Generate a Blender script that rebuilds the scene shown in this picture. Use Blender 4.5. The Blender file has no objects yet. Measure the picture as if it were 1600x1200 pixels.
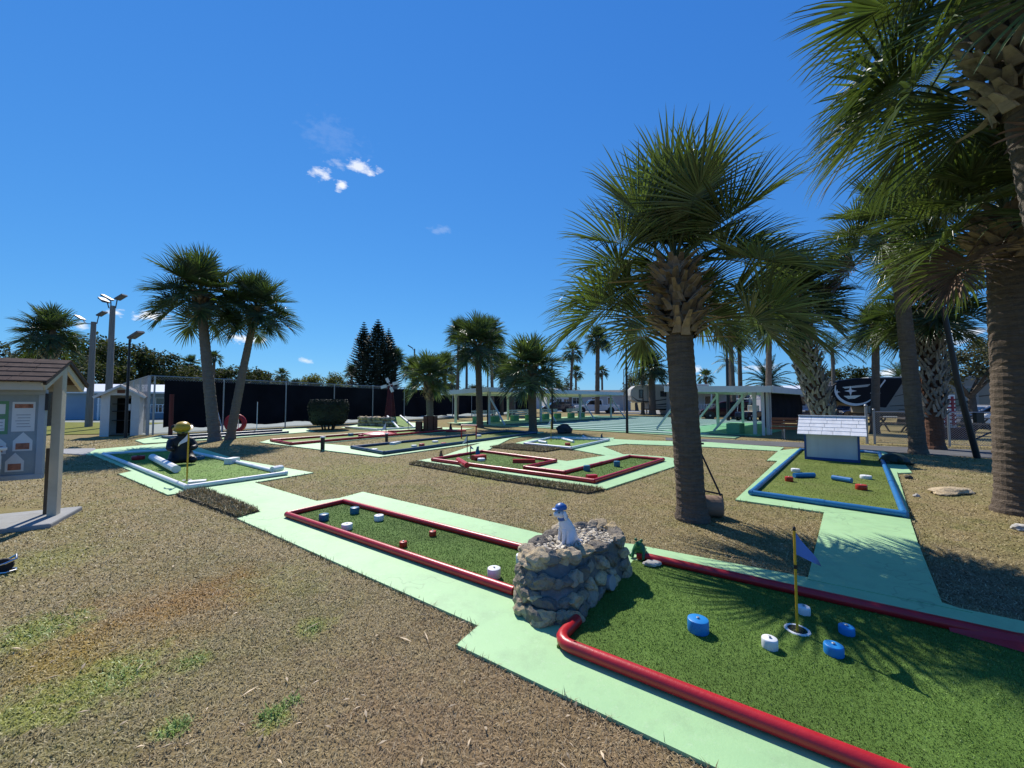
import bpy, bmesh, math, random
import numpy as np
from mathutils import Vector, Matrix, Euler
PI = math.pi
S = bpy.context.scene
COL = S.collection
random.seed(7)
# ------------------------------------------------------------------ camera
FOC, HORIZON, EYE = 615.0, 628.0, 1.6
PITCH = math.atan((HORIZON - 600) / FOC)
CP, SP = math.cos(PITCH), math.sin(PITCH)
cam_d = bpy.data.cameras.new('camera'); cam = bpy.data.objects.new('camera', cam_d); COL.objects.link(cam)
cam.location = (0, 0, EYE); cam.rotation_euler = (PI / 2 + PITCH, 0, 0)
cam_d.sensor_width = 36; cam_d.lens = 36 * FOC / 1600; cam_d.clip_start = .05; cam_d.clip_end = 3000
S.camera = cam

def G(x, y, z=0.0):
    """ground point seen at photo pixel x, y"""
    a, b = (x - 800) / FOC, -(y - 600) / FOC
    d = (a, CP - b * SP, SP + b * CP); t = (z - EYE) / d[2]
    return (d[0] * t, d[1] * t)
def GV(x, y, z=0.0):
    a = G(x, y, z); return Vector((a[0], a[1], z))
def XA(px, Y): return (px - 800) / FOC * Y * 1.0
def ZA(py, Y):
    b = -(py - 600) / FOC
    return EYE + Y * (SP + b * CP) / (CP - b * SP)

# ------------------------------------------------------------------ materials
def lin(c):
    f = lambda v: v / 12.92 if v <= .04045 else ((v + .055) / 1.055) ** 2.4
    return tuple(f(v / 255) for v in c)
def newmat(name):
    m = bpy.data.materials.new(name); m.use_nodes = True
    nt = m.node_tree; return m, nt, nt.nodes, nt.links, nt.nodes['Principled BSDF']
def noise(nt, scale, detail=4, rough=.55, coord=None, sc=None):
    n = nt.nodes.new('ShaderNodeTexNoise'); n.inputs['Scale'].default_value = scale
    n.inputs['Detail'].default_value = detail; n.inputs['Roughness'].default_value = rough
    if coord is not None: nt.links.new(coord, n.inputs['Vector'])
    return n.outputs['Fac']
def coord(nt, kind='Object', scale=None):
    t = nt.nodes.new('ShaderNodeTexCoord').outputs[kind]
    if scale:
        mp = nt.nodes.new('ShaderNodeMapping'); mp.inputs['Scale'].default_value = scale
        nt.links.new(t, mp.inputs['Vector']); t = mp.outputs['Vector']
    return t
def ramp(nt, fac, stops, mode='LINEAR'):
    r = nt.nodes.new('ShaderNodeValToRGB'); r.color_ramp.interpolation = mode
    e = r.color_ramp.elements
    while len(e) < len(stops): e.new(.5)
    for i, (p, c) in enumerate(stops):
        e[i].position = p; e[i].color = (c if len(c) == 4 else (*c, 1)) if hasattr(c, '__len__') else (c, c, c, 1)
    nt.links.new(fac, r.inputs['Fac']); return r.outputs['Color']
def mix(nt, fac, a, b, blend='MIX'):
    m = nt.nodes.new('ShaderNodeMix'); m.data_type = 'RGBA'; m.blend_type = blend
    for s, v in ((m.inputs[0], fac), (m.inputs[6], a), (m.inputs[7], b)):
        if isinstance(v, (int, float)): s.default_value = v
        elif isinstance(v, tuple): s.default_value = v if len(v) == 4 else (*v, 1)
        else: nt.links.new(v, s)
    return m.outputs[2]
def mth(nt, op, a, b=None, c=None, clamp=False):
    m = nt.nodes.new('ShaderNodeMath'); m.operation = op; m.use_clamp = clamp
    for i, v in enumerate((a, b, c)):
        if v is None: continue
        if isinstance(v, (int, float)): m.inputs[i].default_value = v
        else: nt.links.new(v, m.inputs[i])
    return m.outputs[0]
def bump(nt, bs, height, strength=.4, dist=.02):
    b = nt.nodes.new('ShaderNodeBump'); b.inputs['Strength'].default_value = strength; b.inputs['Distance'].default_value = dist
    nt.links.new(height, b.inputs['Height']); nt.links.new(b.outputs['Normal'], bs.inputs['Normal'])
def M(name, c, rough=.6, var=.18, scale=4, bmp=0, bscale=60, spec=.4, metal=0, dirt=None, dirt_amt=.5, stretch=None, bdist=.01, coat=0, isl=0):
    m, nt, N, L, bs = newmat(name)
    co = coord(nt, 'Object', stretch)
    f = noise(nt, scale, 5, .6, co)
    a = tuple(v * (1 - var) for v in c); b = tuple(min(1, v * (1 + var)) for v in c)
    col = ramp(nt, f, [(.3, a), (.7, b)])
    if dirt:
        g = noise(nt, scale * .7 + 1.3, 8, .7, co)
        fac = ramp(nt, g, [(.52, 0.), (.72, dirt_amt)])
        col = mix(nt, fac, col, dirt)
    L.new(col, bs.inputs['Base Color'])
    bs.inputs['Roughness'].default_value = rough; bs.inputs['Specular IOR Level'].default_value = spec
    bs.inputs['Metallic'].default_value = metal; bs.inputs['Coat Weight'].default_value = coat
    if isl:
        g = nt.nodes.new('ShaderNodeNewGeometry').outputs['Random Per Island']
        col = mix(nt, 1., col, ramp(nt, g, [(0, 1 - isl), (1, 1 + isl)]), 'MULTIPLY'); L.new(col, bs.inputs['Base Color'])
    if bmp: bump(nt, bs, noise(nt, bscale, 6, .65, co), bmp, bdist)
    return m

# ------------------------------------------------------------------ mesh builder
def ico(sub):
    bm = bmesh.new(); bmesh.ops.create_icosphere(bm, subdivisions=sub, radius=1)
    v = [x.co.copy() for x in bm.verts]; f = [[q.index for q in x.verts] for x in bm.faces]; bm.free(); return v, f
ICO = {i: ico(i) for i in (1, 2, 3)}
from mathutils import noise as mnoise
class MB:
    def __init__(s): s.v, s.f, s.m = [], [], []
    def add(s, vs, fs, mi=0):
        o = len(s.v); s.v += [tuple(p) for p in vs]; s.f += [[i + o for i in q] for q in fs]; s.m += [mi] * len(fs); return s
    def box(s, c, d, rz=0, R=None, mi=0):
        R = R or Matrix.Rotation(rz, 3, 'Z'); c = Vector(c); h = Vector(d) / 2
        vs = [c + R @ Vector((x * h.x, y * h.y, z * h.z)) for x in (-1, 1) for y in (-1, 1) for z in (-1, 1)]
        return s.add(vs, [(0, 1, 3, 2), (4, 6, 7, 5), (0, 4, 5, 1), (2, 3, 7, 6), (0, 2, 6, 4), (1, 5, 7, 3)], mi)
    def bar(s, a, b, w, h, mi=0, up=(0, 0, 1)):
        a, b = Vector(a), Vector(b); d = (b - a); l = d.length; d.normalize(); u = Vector(up)
        if abs(d.dot(u)) > .98: u = Vector((1, 0, 0))
        x = d.cross(u).normalized(); z = x.cross(d)
        R = Matrix((x, d, z)).transposed(); return s.box((a + b) / 2, (w, l, h), R=R, mi=mi)
    def tube(s, pts, r, n=8, mi=0, cap=True, up=None):
        pts = [Vector(p) for p in pts]; k = len(pts); r = r if hasattr(r, '__len__') else [r] * k
        vs, fs = [], []; ref = None
        for i, p in enumerate(pts):
            d = (pts[min(i + 1, k - 1)] - pts[max(i - 1, 0)]).normalized()
            if ref is None: ref = Vector((0, 0, 1)) if abs(d.z) < .9 else Vector((1, 0, 0))
            x = d.cross(ref).normalized(); y = x.cross(d).normalized(); ref = y
            for j in range(n):
                a = 2 * PI * j / n; vs.append(p + (x * math.cos(a) + y * math.sin(a)) * r[i])
        for i in range(k - 1):
            for j in range(n):
                j2 = (j + 1) % n; fs.append((i * n + j, i * n + j2, (i + 1) * n + j2, (i + 1) * n + j))
        if cap: fs.append(tuple(range(n - 1, -1, -1))); fs.append(tuple(range((k - 1) * n, k * n)))
        return s.add(vs, fs, mi)
    def lathe(s, prof, c=(0, 0, 0), n=16, mi=0, R=None):
        c = Vector(c); R = R or Matrix.Identity(3); vs, fs = [], []
        for r, z in prof:
            for j in range(n):
                a = 2 * PI * j / n; vs.append(c + R @ Vector((r * math.cos(a), r * math.sin(a), z)))
        k = len(prof)
        for i in range(k - 1):
            for j in range(n):
                j2 = (j + 1) % n; fs.append((i * n + j, i * n + j2, (i + 1) * n + j2, (i + 1) * n + j))
        fs.append(tuple(range(n - 1, -1, -1))); fs.append(tuple(range((k - 1) * n, k * n)))
        return s.add(vs, fs, mi)
    def prism(s, poly, z0, z1, mi=0, R=None, c=(0, 0, 0)):
        n = len(poly)
        ar = sum(poly[i][0] * poly[(i + 1) % n][1] - poly[(i + 1) % n][0] * poly[i][1] for i in range(n))
        if ar < 0: poly = poly[::-1]
        R = R or Matrix.Identity(3); c = Vector(c)
        vs = [c + R @ Vector((p[0], p[1], z0)) for p in poly] + [c + R @ Vector((p[0], p[1], z1)) for p in poly]
        fs = [tuple(range(n - 1, -1, -1)), tuple(range(n, 2 * n))] + [(i, (i + 1) % n, n + (i + 1) % n, n + i) for i in range(n)]
        return s.add(vs, fs, mi)
    def blob(s, c, r, seed=0, amp=.15, fr=1.5, sub=2, R=None, mi=0, cuts=0):
        v, f = ICO[sub]; c = Vector(c); r = Vector(r) if hasattr(r, '__len__') else Vector((r, r, r)); R = R or Matrix.Identity(3)
        off = Vector((seed * 7.31, seed * 3.17, seed * 1.77)); vs = []
        cr = random.Random(seed * 13 + 5); pl = [(Vector((cr.gauss(0, 1), cr.gauss(0, 1), cr.gauss(0, 1))).normalized(), cr.uniform(.62, .88)) for _ in range(cuts)]
        for p in v:
            for n_, d_ in pl:
                e_ = p.dot(n_) - d_
                if e_ > 0: p = p - n_ * e_
            k = 1 + amp * (mnoise.noise(p * fr + off) * 1.6 + mnoise.noise(p * fr * 2.3 + off) * .6)
            vs.append(c + R @ Vector((p.x * r.x * k, p.y * r.y * k, p.z * r.z * k)))
        return s.add(vs, f, mi)
    def build(s, name, mats, parent=None, loc=None, rz=0, smooth=False, bevel=0, seg=2):
        me = bpy.data.meshes.new(name); me.from_pydata(s.v, [], s.f)
        for m in (mats if isinstance(mats, (list, tuple)) else [mats]): me.materials.append(m)
        if any(s.m): me.polygons.foreach_set('material_index', s.m)
        if smooth:
            me.polygons.foreach_set('use_smooth', [True] * len(me.polygons)); me.update(); me.set_sharp_from_angle(angle=math.radians(42))
        me.update(); o = bpy.data.objects.new(name, me); COL.objects.link(o)
        if parent: o.parent = parent
        if loc is not None: o.location = loc
        o.rotation_euler.z = rz
        if bevel:
            b = o.modifiers.new('bevel', 'BEVEL'); b.width = bevel; b.segments = seg; b.limit_method = 'ANGLE'; b.angle_limit = math.radians(35)
        return o
def tag(o, label=None, cat=None, group=None, kind=None):
    if label: o['label'] = label
    if cat: o['category'] = cat
    if group: o['group'] = group
    if kind: o['kind'] = kind
    return o
def thing(name, label, cat, loc=(0, 0, 0), rz=0, group=None):
    o = bpy.data.objects.new(name, None); COL.objects.link(o); o.location = loc; o.rotation_euler = (0, 0, rz)
    o.empty_display_size = .2
    return tag(o, label, cat, group)
def dup(root, label, loc, rz=None, scale=None, group=None):
    r = root.copy(); COL.objects.link(r); r.location = loc
    if rz is not None: r.rotation_euler = (0, 0, rz)
    if scale: r.scale = (scale,) * 3 if not hasattr(scale, '__len__') else scale
    r['label'] = label
    if group: r['group'] = group
    for ch in list(root.children):
        c = ch.copy(); COL.objects.link(c); c.parent = r
        for g in list(ch.children):
            d = g.copy(); COL.objects.link(d); d.parent = c
    return r
def inpoly(P, poly):
    x, y = P[:, 0], P[:, 1]; r = np.zeros(len(P), bool); n = len(poly)
    for i in range(n):
        x1, y1 = poly[i]; x2, y2 = poly[(i + 1) % n]
        if y1 == y2: continue
        c = ((y1 > y) != (y2 > y)) & (x < (x2 - x1) * (y - y1) / (y2 - y1) + x1); r ^= c
    return r

# ------------------------------------------------------------------ light
SUN = Vector((-.283, .62, .731)).normalized()
sd = bpy.data.lights.new('sun', 'SUN'); so = bpy.data.objects.new('sun', sd); COL.objects.link(so)
sd.energy = 4.8; sd.angle = math.radians(.5); sd.color = (1, .95, .87); so.rotation_euler = SUN.to_track_quat('Z', 'Y').to_euler(); so.location = (0, 0, 30)
W = bpy.data.worlds.new('World'); S.world = W; W.use_nodes = True
nt = W.node_tree; bg = nt.nodes['Background']
sky = nt.nodes.new('ShaderNodeTexSky'); sky.sky_type = 'NISHITA'; sky.sun_disc = False
sky.sun_elevation = math.asin(SUN.z); sky.sun_rotation = math.atan2(SUN.x, SUN.y)
sky.air_density = 1.0; sky.dust_density = .0; sky.ozone_density = 4.0; sky.altitude = 0
# the camera's tone curve on the sky: lifts the zenith, holds back the horizon
STR_ = .12
sp_ = nt.nodes.new('ShaderNodeSeparateColor'); nt.links.new(sky.outputs[0], sp_.inputs[0]); cb_ = nt.nodes.new('ShaderNodeCombineColor')
for i_, (a_, g_) in enumerate(((.245, .90), (.50, .68), (.84, .40))):
    nt.links.new(mth(nt, 'MULTIPLY', mth(nt, 'POWER', mth(nt, 'MULTIPLY', sp_.outputs[i_], .144), g_), a_ / 1.25 / STR_), cb_.inputs[i_])
skycol = cb_.outputs[0]
dirv = nt.nodes.new('ShaderNodeTexCoord').outputs['Generated']
def vdot(v, c):
    d = nt.nodes.new('ShaderNodeVectorMath'); d.operation = 'DOT_PRODUCT'; nt.links.new(v, d.inputs[0]); d.inputs[1].default_value = c; return d.outputs['Value']
cn = nt.nodes.new('ShaderNodeTexNoise'); cn.inputs['Scale'].default_value = 42; cn.inputs['Detail'].default_value = 7; cn.inputs['Roughness'].default_value = .62
cmp_ = nt.nodes.new('ShaderNodeMapping'); cmp_.inputs['Scale'].default_value = (1, 1, 2.0); nt.links.new(dirv, cmp_.inputs['Vector']); nt.links.new(cmp_.outputs[0], cn.inputs['Vector'])
total = None
# pixel x, y, half width, half height, density : the small fair-weather clouds
for (cx, cy, hw, hh, dn) in [(563, 262, 28, 10, .75), (502, 272, 22, 9, .7), (535, 290, 11, 9, .85), (528, 256, 22, 7, .25), (236, 494, 38, 8, 1), (182, 488, 24, 7, .9),
                             (385, 531, 42, 7, .95), (350, 497, 20, 6, .7), (1238, 520, 26, 10, .85), (1390, 583, 22, 6, .8), (1480, 530, 60, 12, .75), (1525, 518, 55, 9, .7), (1190, 575, 34, 8, .6), (1090, 578, 24, 6, .8), (520, 215, 50, 24, .05),
                             (478, 563, 14, 5, .6), (125, 510, 16, 6, .7), (690, 360, 24, 6, .12)]:
    c = Vector(((cx - 800) / FOC, CP + (cy - 600) / FOC * SP, SP - (cy - 600) / FOC * CP)).normalized()
    r = c.cross(Vector((0, 0, 1))).normalized(); u = r.cross(c)
    k = 1 / math.sqrt(1 + ((cx - 800) / FOC) ** 2)
    dc = vdot(dirv, c); a = mth(nt, 'DIVIDE', vdot(dirv, r), dc); b = mth(nt, 'DIVIDE', vdot(dirv, u), dc)
    a = mth(nt, 'DIVIDE', a, hw / FOC * k * k * 1.15); b = mth(nt, 'DIVIDE', b, hh / FOC * k * 1.3)
    d = mth(nt, 'SQRT', mth(nt, 'ADD', mth(nt, 'MULTIPLY', a, a), mth(nt, 'MULTIPLY', b, b)))
    e = mth(nt, 'SUBTRACT', mth(nt, 'ADD', mth(nt, 'MULTIPLY', cn.outputs['Fac'], 2.6), -.55), d)
    e = mth(nt, 'MULTIPLY', mth(nt, 'MULTIPLY', e, 1.5, clamp=True), mth(nt, 'GREATER_THAN', dc, .5))
    e = mth(nt, 'MULTIPLY', e, dn)
    total = e if total is None else mth(nt, 'MAXIMUM', total, e)
nt.links.new(mix(nt, total, skycol, (7.2, 7.3, 7.5)), bg.inputs['Color'])
bg.inputs['Strength'].default_value = STR_
vs = S.view_settings; vs.view_transform = 'Standard'; vs.look = 'None'; vs.gamma = 1; vs.exposure = .32
S.render.engine = 'CYCLES'; S.cycles.use_denoising = True
S.cycles.max_bounces = 6; S.cycles.transparent_max_bounces = 8

# ------------------------------------------------------------------ common materials
def slabmat():
    m, nt, N, L, bs = newmat('mint_painted_concrete'); co = coord(nt, 'Object')
    c = ramp(nt, noise(nt, .9, 6, .65, co), [(.3, (.30, .50, .245)), (.5, (.345, .555, .27)), (.7, (.375, .585, .30))])
    c = mix(nt, ramp(nt, noise(nt, 3.1, 9, .78, co), [(.50, 0.), (.72, .8)]), c, (.26, .40, .21))      # scuffs
    c = mix(nt, ramp(nt, noise(nt, 17, 8, .8, co), [(.56, 0.), (.72, .6)]), c, (.46, .58, .38))       # faded flecks
    c = mix(nt, ramp(nt, noise(nt, 60, 4, .7, co), [(.68, 0.), (.76, .55)]), c, (.20, .24, .15))       # pits
    v = nt.nodes.new('ShaderNodeTexVoronoi'); v.feature = 'DISTANCE_TO_EDGE'; v.inputs['Scale'].default_value = .42
    w = nt.nodes.new('ShaderNodeVectorMath'); w.operation = 'ADD'; wn = nt.nodes.new('ShaderNodeTexNoise'); wn.inputs['Scale'].default_value = 3; nt.links.new(co, wn.inputs['Vector']); nt.links.new(co, w.inputs[0]); nt.links.new(wn.outputs['Color'], w.inputs[1]); nt.links.new(w.outputs[0], v.inputs['Vector'])
    c = mix(nt, ramp(nt, v.outputs['Distance'], [(.001, .45), (.005, 0.)]), c, (.16, .24, .13))        # hairline cracks
    L.new(c, bs.inputs['Base Color']); bs.inputs['Roughness'].default_value = .6; bs.inputs['Specular IOR Level'].default_value = .45
    bump(nt, bs, noise(nt, 70, 8, .7, co), .35, .004); return m
MINT = slabmat()
RED = M('red_pipe_paint', (.46, .014, .020), .36, .16, 5, .15, 40, .5, dirt=(.24, .03, .025), dirt_amt=.7)
BLUE = M('blue_pipe_paint', (.02, .15, .36), .35, .14, 5, .08, 30, .5)
NAVY = M('dark_blue_pipe_paint', (.012, .05, .10), .4, .15, 5, .08, 30, .5)
WHITE = M('white_paint', (.72, .73, .72), .5, .05, 4, .1, 30, .4, dirt=(.45, .43, .38), dirt_amt=.35)
CAPBLUE = M('bright_blue_paint', (.02, .22, .55), .4, .1, 8)
CAPTEAL = M('teal_paint', (.02, .13, .22), .4, .1, 8)
CAPRED = M('bright_red_paint', (.42, .03, .015), .45, .15, 8)
BLACK = M('black_paint', (.012, .012, .014), .45, .2, 6)
GREY_METAL = M('galvanised_steel', (.36, .37, .38), .45, .1, 5, metal=.7)
CONC = M('grey_concrete', (.30, .30, .29), .85, .12, 3, .3, 70, .2, dirt=(.18, .17, .15), bdist=.004)
ASPH = M('path_asphalt', (.11, .11, .11), .9, .2, 2.5, .4, 120, .2, bdist=.004)
ROADM = M('road_asphalt', (.085, .085, .088), .9, .2, .6, .3, 60, .2)
CREAM = M('cream_paint', (.50, .45, .35), .65, .06, 3, .1, 30, .3, dirt=(.33, .28, .2), dirt_amt=.4)
WOODBR = M('brown_wood', (.13, .05, .025), .6, .25, 6, .2, 30, .3, stretch=(1, 1, 8))
WOODGR = M('grey_weathered_wood', (.10, .085, .07), .8, .25, 8, .3, 40, .2, stretch=(6, 6, 1))
GLASS = M('window_glass', (.02, .025, .03), .08, .2, 1, spec=.8)
DARK = M('dark_void', (.01, .01, .011), .9, .1, 2)
SCREEN = M('black_screen_mesh', (.008, .0085, .012), .85, .5, .5, .5, 6, .1, bdist=.003)
RUBBER = M('black_rubber', (.015, .015, .016), .8, .2, 8)
SHED_W = M('white_siding', (.62, .62, .60), .6, .06, 3, dirt=(.45, .43, .38), dirt_amt=.3)
PAVROOF = M('white_metal_roof', (.66, .68, .66), .45, .06, 1.5, dirt=(.45, .46, .44), dirt_amt=.3)
PAVPOST = M('pale_green_post_paint', (.56, .60, .56), .5, .06, 3)
PLANTGREEN = M('mid_green_paint', (.13, .36, .18), .6, .1, 4)
CARW = M('white_car_paint', (.72, .73, .74), .2, .03, 2, coat=.5)
CARS = M('silver_car_paint', (.42, .43, .45), .25, .03, 2, metal=.4, coat=.5)
CARR = M('dark_red_car_paint', (.05, .006, .01), .2, .05, 2, coat=.5)
CARD = M('dark_navy_car_paint', (.012, .014, .03), .2, .05, 2, coat=.5)
RVCREAM = M('cream_gelcoat', (.50, .46, .38), .35, .04, 2)
RVBROWN = M('brown_stripe_paint', (.06, .045, .035), .4, .1, 2)
YEL = M('yellow_pole_paint', (.55, .33, .02), .45, .1, 8)
ROCKW = M('pale_rock', (.42, .40, .36), .9, .25, 8, .5, 40)
# ================================================================== GROUND
def patch(nt, pos, nz, c, r, soft=.5):
    """mask round a ground point, its edge broken by noise"""
    d = nt.nodes.new('ShaderNodeVectorMath'); d.operation = 'DISTANCE'; nt.links.new(pos, d.inputs[0]); d.inputs[1].default_value = (c[0], c[1], 0)
    e = mth(nt, 'ADD', d.outputs['Value'], mth(nt, 'MULTIPLY', mth(nt, 'SUBTRACT', nz, .5), r * 3.0))
    return mth(nt, 'SUBTRACT', 1, mth(nt, 'SMOOTH_MIN', 1, mth(nt, 'MAXIMUM', mth(nt, 'DIVIDE', mth(nt, 'SUBTRACT', e, r * (1 - soft)), r * soft), 0), .2), clamp=True)
def grass_colour(nt):
    pos = nt.nodes.new('ShaderNodeNewGeometry').outputs['Position']
    flat = nt.nodes.new('ShaderNodeVectorMath'); flat.operation = 'MULTIPLY'; flat.inputs[1].default_value = (1, 1, 0); nt.links.new(pos, flat.inputs[0]); pos = flat.outputs[0]
    big = noise(nt, .38, 6, .68, pos); mid = noise(nt, 2.2, 6, .7, pos); fine = noise(nt, 9, 6, .7, pos)
    c = ramp(nt, big, [(.32, (.135, .125, .042)), (.46, (.235, .185, .085)), (.56, (.185, .165, .060)), (.68, (.255, .20, .10))])
    c = mix(nt, ramp(nt, mid, [(.42, 0.), (.66, .75)]), c, (.27, .205, .105))
    c = mix(nt, ramp(nt, fine, [(.5, 0.), (.72, .55)]), c, (.12, .085, .045))
    # purple-brown dormant turf close by, straw patch, orange dead patch, green tufts
    c = mix(nt, mth(nt, 'MULTIPLY', patch(nt, pos, mid, (.2, 1.9), 1.9, .8), .75), c, (.215, .142, .078))
    c = mix(nt, mth(nt, 'MULTIPLY', patch(nt, pos, mid, G(270, 945), .75, .8), .62), c, (.25, .125, .032))
    c = mix(nt, mth(nt, 'MULTIPLY', patch(nt, pos, mid, G(150, 1030), .6, .9), .6), c, (.27, .19, .04))
    c = mix(nt, mth(nt, 'MULTIPLY', patch(nt, pos, mid, (4.2, 3.6), 1.2, .8), .6), c, (.17, .115, .075))
    for q, r, a in (((265, 1140), .09, .9), ((425, 1125), .10, .75), ((60, 985), .35, .85), ((170, 1060), .34, .85), ((300, 1035), .16, .6), ((490, 980), .18, .55), ((60, 880), .6, .35), ((20, 1120), .28, .8),
                    ((760, 745), 1.0, .35), ((560, 735), 1.4, .3), ((130, 1105), .12, .6), ((445, 905), .5, .25)):
        c = mix(nt, mth(nt, 'MULTIPLY', patch(nt, pos, fine, G(*q), r, .7), a), c, (.215, .235, .045))
    return c
def grass_mats():
    m, nt, N, L, bs = newmat('dormant_lawn')
    c = grass_colour(nt); pos = coord(nt, 'Object')
    th = noise(nt, 95, 5, .75, pos); th2 = noise(nt, 26, 5, .7, pos)
    c = mix(nt, 1., c, ramp(nt, th, [(.3, .75), (.52, 1.05), (.72, 1.5)]), 'MULTIPLY')
    c = mix(nt, 1., c, ramp(nt, th2, [(.32, .75), (.6, 1.15)]), 'MULTIPLY')
    L.new(c, bs.inputs['Base Color']); bs.inputs['Roughness'].default_value = .95; bs.inputs['Specular IOR Level'].default_value = .1
    bump(nt, bs, noise(nt, 55, 8, .8, pos), .5, .02)
    m2, nt, N, L, bs = newmat('dry_grass_blades')
    c = grass_colour(nt)
    at = nt.nodes.new('ShaderNodeAttribute'); at.attribute_name = 'rnd'
    k = ramp(nt, at.outputs['Fac'], [(0, .85), (.6, 1.3), (.9, 1.7), (1, 2.1)])
    c = mix(nt, 1., c, k, 'MULTIPLY')
    c = mix(nt, ramp(nt, at.outputs['Fac'], [(.80, 0.), (1, .55)]), c, (.50, .42, .26))
    L.new(c, bs.inputs['Base Color']); bs.inputs['Roughness'].default_value = .6; bs.inputs['Specular IOR Level'].default_value = .25
    return m, m2
LAWN, BLADE = grass_mats()
def turf_mat(name, a, b, worn=None):
    m, nt, N, L, bs = newmat(name)
    co = coord(nt, 'Object')
    at = nt.nodes.new('ShaderNodeAttribute'); at.attribute_name = 'rnd'
    c = ramp(nt, noise(nt, 2.5, 5, .6, co), [(.3, a), (.7, b)])
    if worn: c = mix(nt, ramp(nt, noise(nt, 1.1, 6, .7, co), [(.5, 0.), (.72, .6)]), c, worn)
    c = mix(nt, 1., c, ramp(nt, noise(nt, 180, 3, .7, co), [(.3, .55), (.7, 1.45)]), 'MULTIPLY')
    c = mix(nt, at.outputs['Fac'], c, mix(nt, 1., c, (1.9, 1.8, 1.7), 'MULTIPLY'))
    c = mix(nt, ramp(nt, at.outputs['Fac'], [(.93, 0.), (.97, .55)]), c, (.38, .46, .22))
    c = mix(nt, 1., c, ramp(nt, noise(nt, .8, 6, .7, co), [(.35, .78), (.65, 1.18)]), 'MULTIPLY')
    L.new(c, bs.inputs['Base Color']); bs.inputs['Roughness'].default_value = .7; bs.inputs['Specular IOR Level'].default_value = .12
    bump(nt, bs, noise(nt, 260, 3, .7, co), .6, .01)
    return m
TURF = turf_mat('putting_turf', (.084, .152, .026), (.112, .188, .038))
TURFY = turf_mat('worn_putting_turf', (.125, .225, .035), (.16, .265, .05), (.20, .26, .08))
TURFO = turf_mat('olive_putting_turf', (.125, .165, .030), (.155, .195, .042), (.18, .185, .06))

def blades(n, area, dens_fn, hfn, wfn, lean, z, exclude=(), include=None, seed=1):
    """numpy grass: five-vertex bent blades; returns verts, tris, rnd"""
    rg = np.random.default_rng(seed)
    x = rg.uniform(area[0], area[1], n); y = rg.uniform(area[2], area[3], n); P = np.stack([x, y], 1)
    keep = rg.random(n) < dens_fn(P)
    if include is not None: keep &= inpoly(P, include)
    for e in exclude: keep &= ~inpoly(P, e)
    P = P[keep]; n = len(P)
    h = hfn(P) * rg.uniform(.5, 1.25, n); w = wfn(P) * rg.uniform(.6, 1.4, n)
    az = rg.uniform(0, 2 * PI, n); tilt = rg.uniform(lean[0], lean[1], n)
    dx, dy = np.cos(az), np.sin(az)
    base = np.stack([P[:, 0], P[:, 1], np.full(n, z)], 1)
    side = np.stack([-dy, dx, rg.uniform(-.4, .4, n)], 1) * w[:, None]
    def at(k, tl):
        return base + np.stack([dx * np.sin(tl) * h * k, dy * np.sin(tl) * h * k, np.cos(tl) * h * k], 1)
    mid = at(.55, tilt * .75); tip = at(1., np.minimum(tilt, 1.5))
    V = np.stack([base - side, base + side, mid + side * .8, mid - side * .8, tip], 1).reshape(-1, 3)
    o = (np.arange(n) * 5)[:, None]
    F = np.concatenate([o + np.array([[0, 1, 2]]), o + np.array([[0, 2, 3]]), o + np.array([[3, 2, 4]])], 1).reshape(-1, 3)
    return V, F, np.repeat(rg.random(n), 5)
def blade_object(name, sets, mat, parent=None):
    V = np.concatenate([s[0] for s in sets]); R = np.concatenate([s[2] for s in sets]); o = 0; Fs = []
    for s in sets: Fs.append(s[1] + o); o += len(s[0])
    F = np.concatenate(Fs); me = bpy.data.meshes.new(name)
    me.vertices.add(len(V)); me.vertices.foreach_set('co', V.astype(np.float32).ravel())
    me.loops.add(F.size); me.loops.foreach_set('vertex_index', F.astype(np.int32).ravel())
    me.polygons.add(len(F)); me.polygons.foreach_set('loop_start', np.arange(0, F.size, 3, dtype=np.int32))
    me.update(calc_edges=True)
    a = me.attributes.new('rnd', 'FLOAT', 'POINT'); a.data.foreach_set('value', R.astype(np.float32))
    me.materials.append(mat); ob = bpy.data.objects.new(name, me); COL.objects.link(ob)
    if parent: ob.parent = parent
    return ob

# ground sheet
mb = MB(); mb.add([(-900, -60, 0), (900, -60, 0), (900, 1500, 0), (-900, 1500, 0)], [(0, 1, 2, 3)])
tag(mb.build('lawn', LAWN), kind='structure')

# ------------------------------------------------------------------ concrete slabs (photo pixels -> ground)
U = Vector((.822, -.570)); VV = Vector((.570, .822))      # run of the near lane and its cross direction
def gp(*pts): return [G(*p) for p in pts]
zslab = [.020]
SLABS = []
def slab(poly, mat=MINT, name='path', z=None):
    if z is None: z = zslab[0]; zslab[0] += .0012
    SLABS.append(poly)
    mb = MB(); mb.prism(poly, -.06, z)
    tag(mb.build(name, mat), kind='structure'); return z
def ext(p, d, l): return (p[0] + d[0] * l, p[1] + d[1] * l)
pA = G(713, 1012); pA2 = G(1265, 906)
farA = ext(G(1420, 938), U, 0)
zA = zB = slab([pA, G(747, 982), *gp((370, 812), (404, 803), (492, 785), (530, 780), (567, 770), (850, 837), (990, 853)), pA2, ext(pA2, U, 4.2), ext(ext(pA2, U, 4.2), VV, -2.2), ext(pA, U, 4.6)])
slab(gp((317, 765.5), (395, 754.5), (492, 784), (530, 790), (420, 815), (371, 811), (407, 802)))
zBear = slab(gp((131, 711), (148, 703), (262, 693), (300, 697), (373, 719.5), (490, 740), (395, 756), (317, 767), (262, 775), (185, 742), (206, 737.5), (145, 712)))
slab(gp((80, 703), (80, 708.5), (133, 711.5), (150, 703), (148, 701)), CONC)
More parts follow.
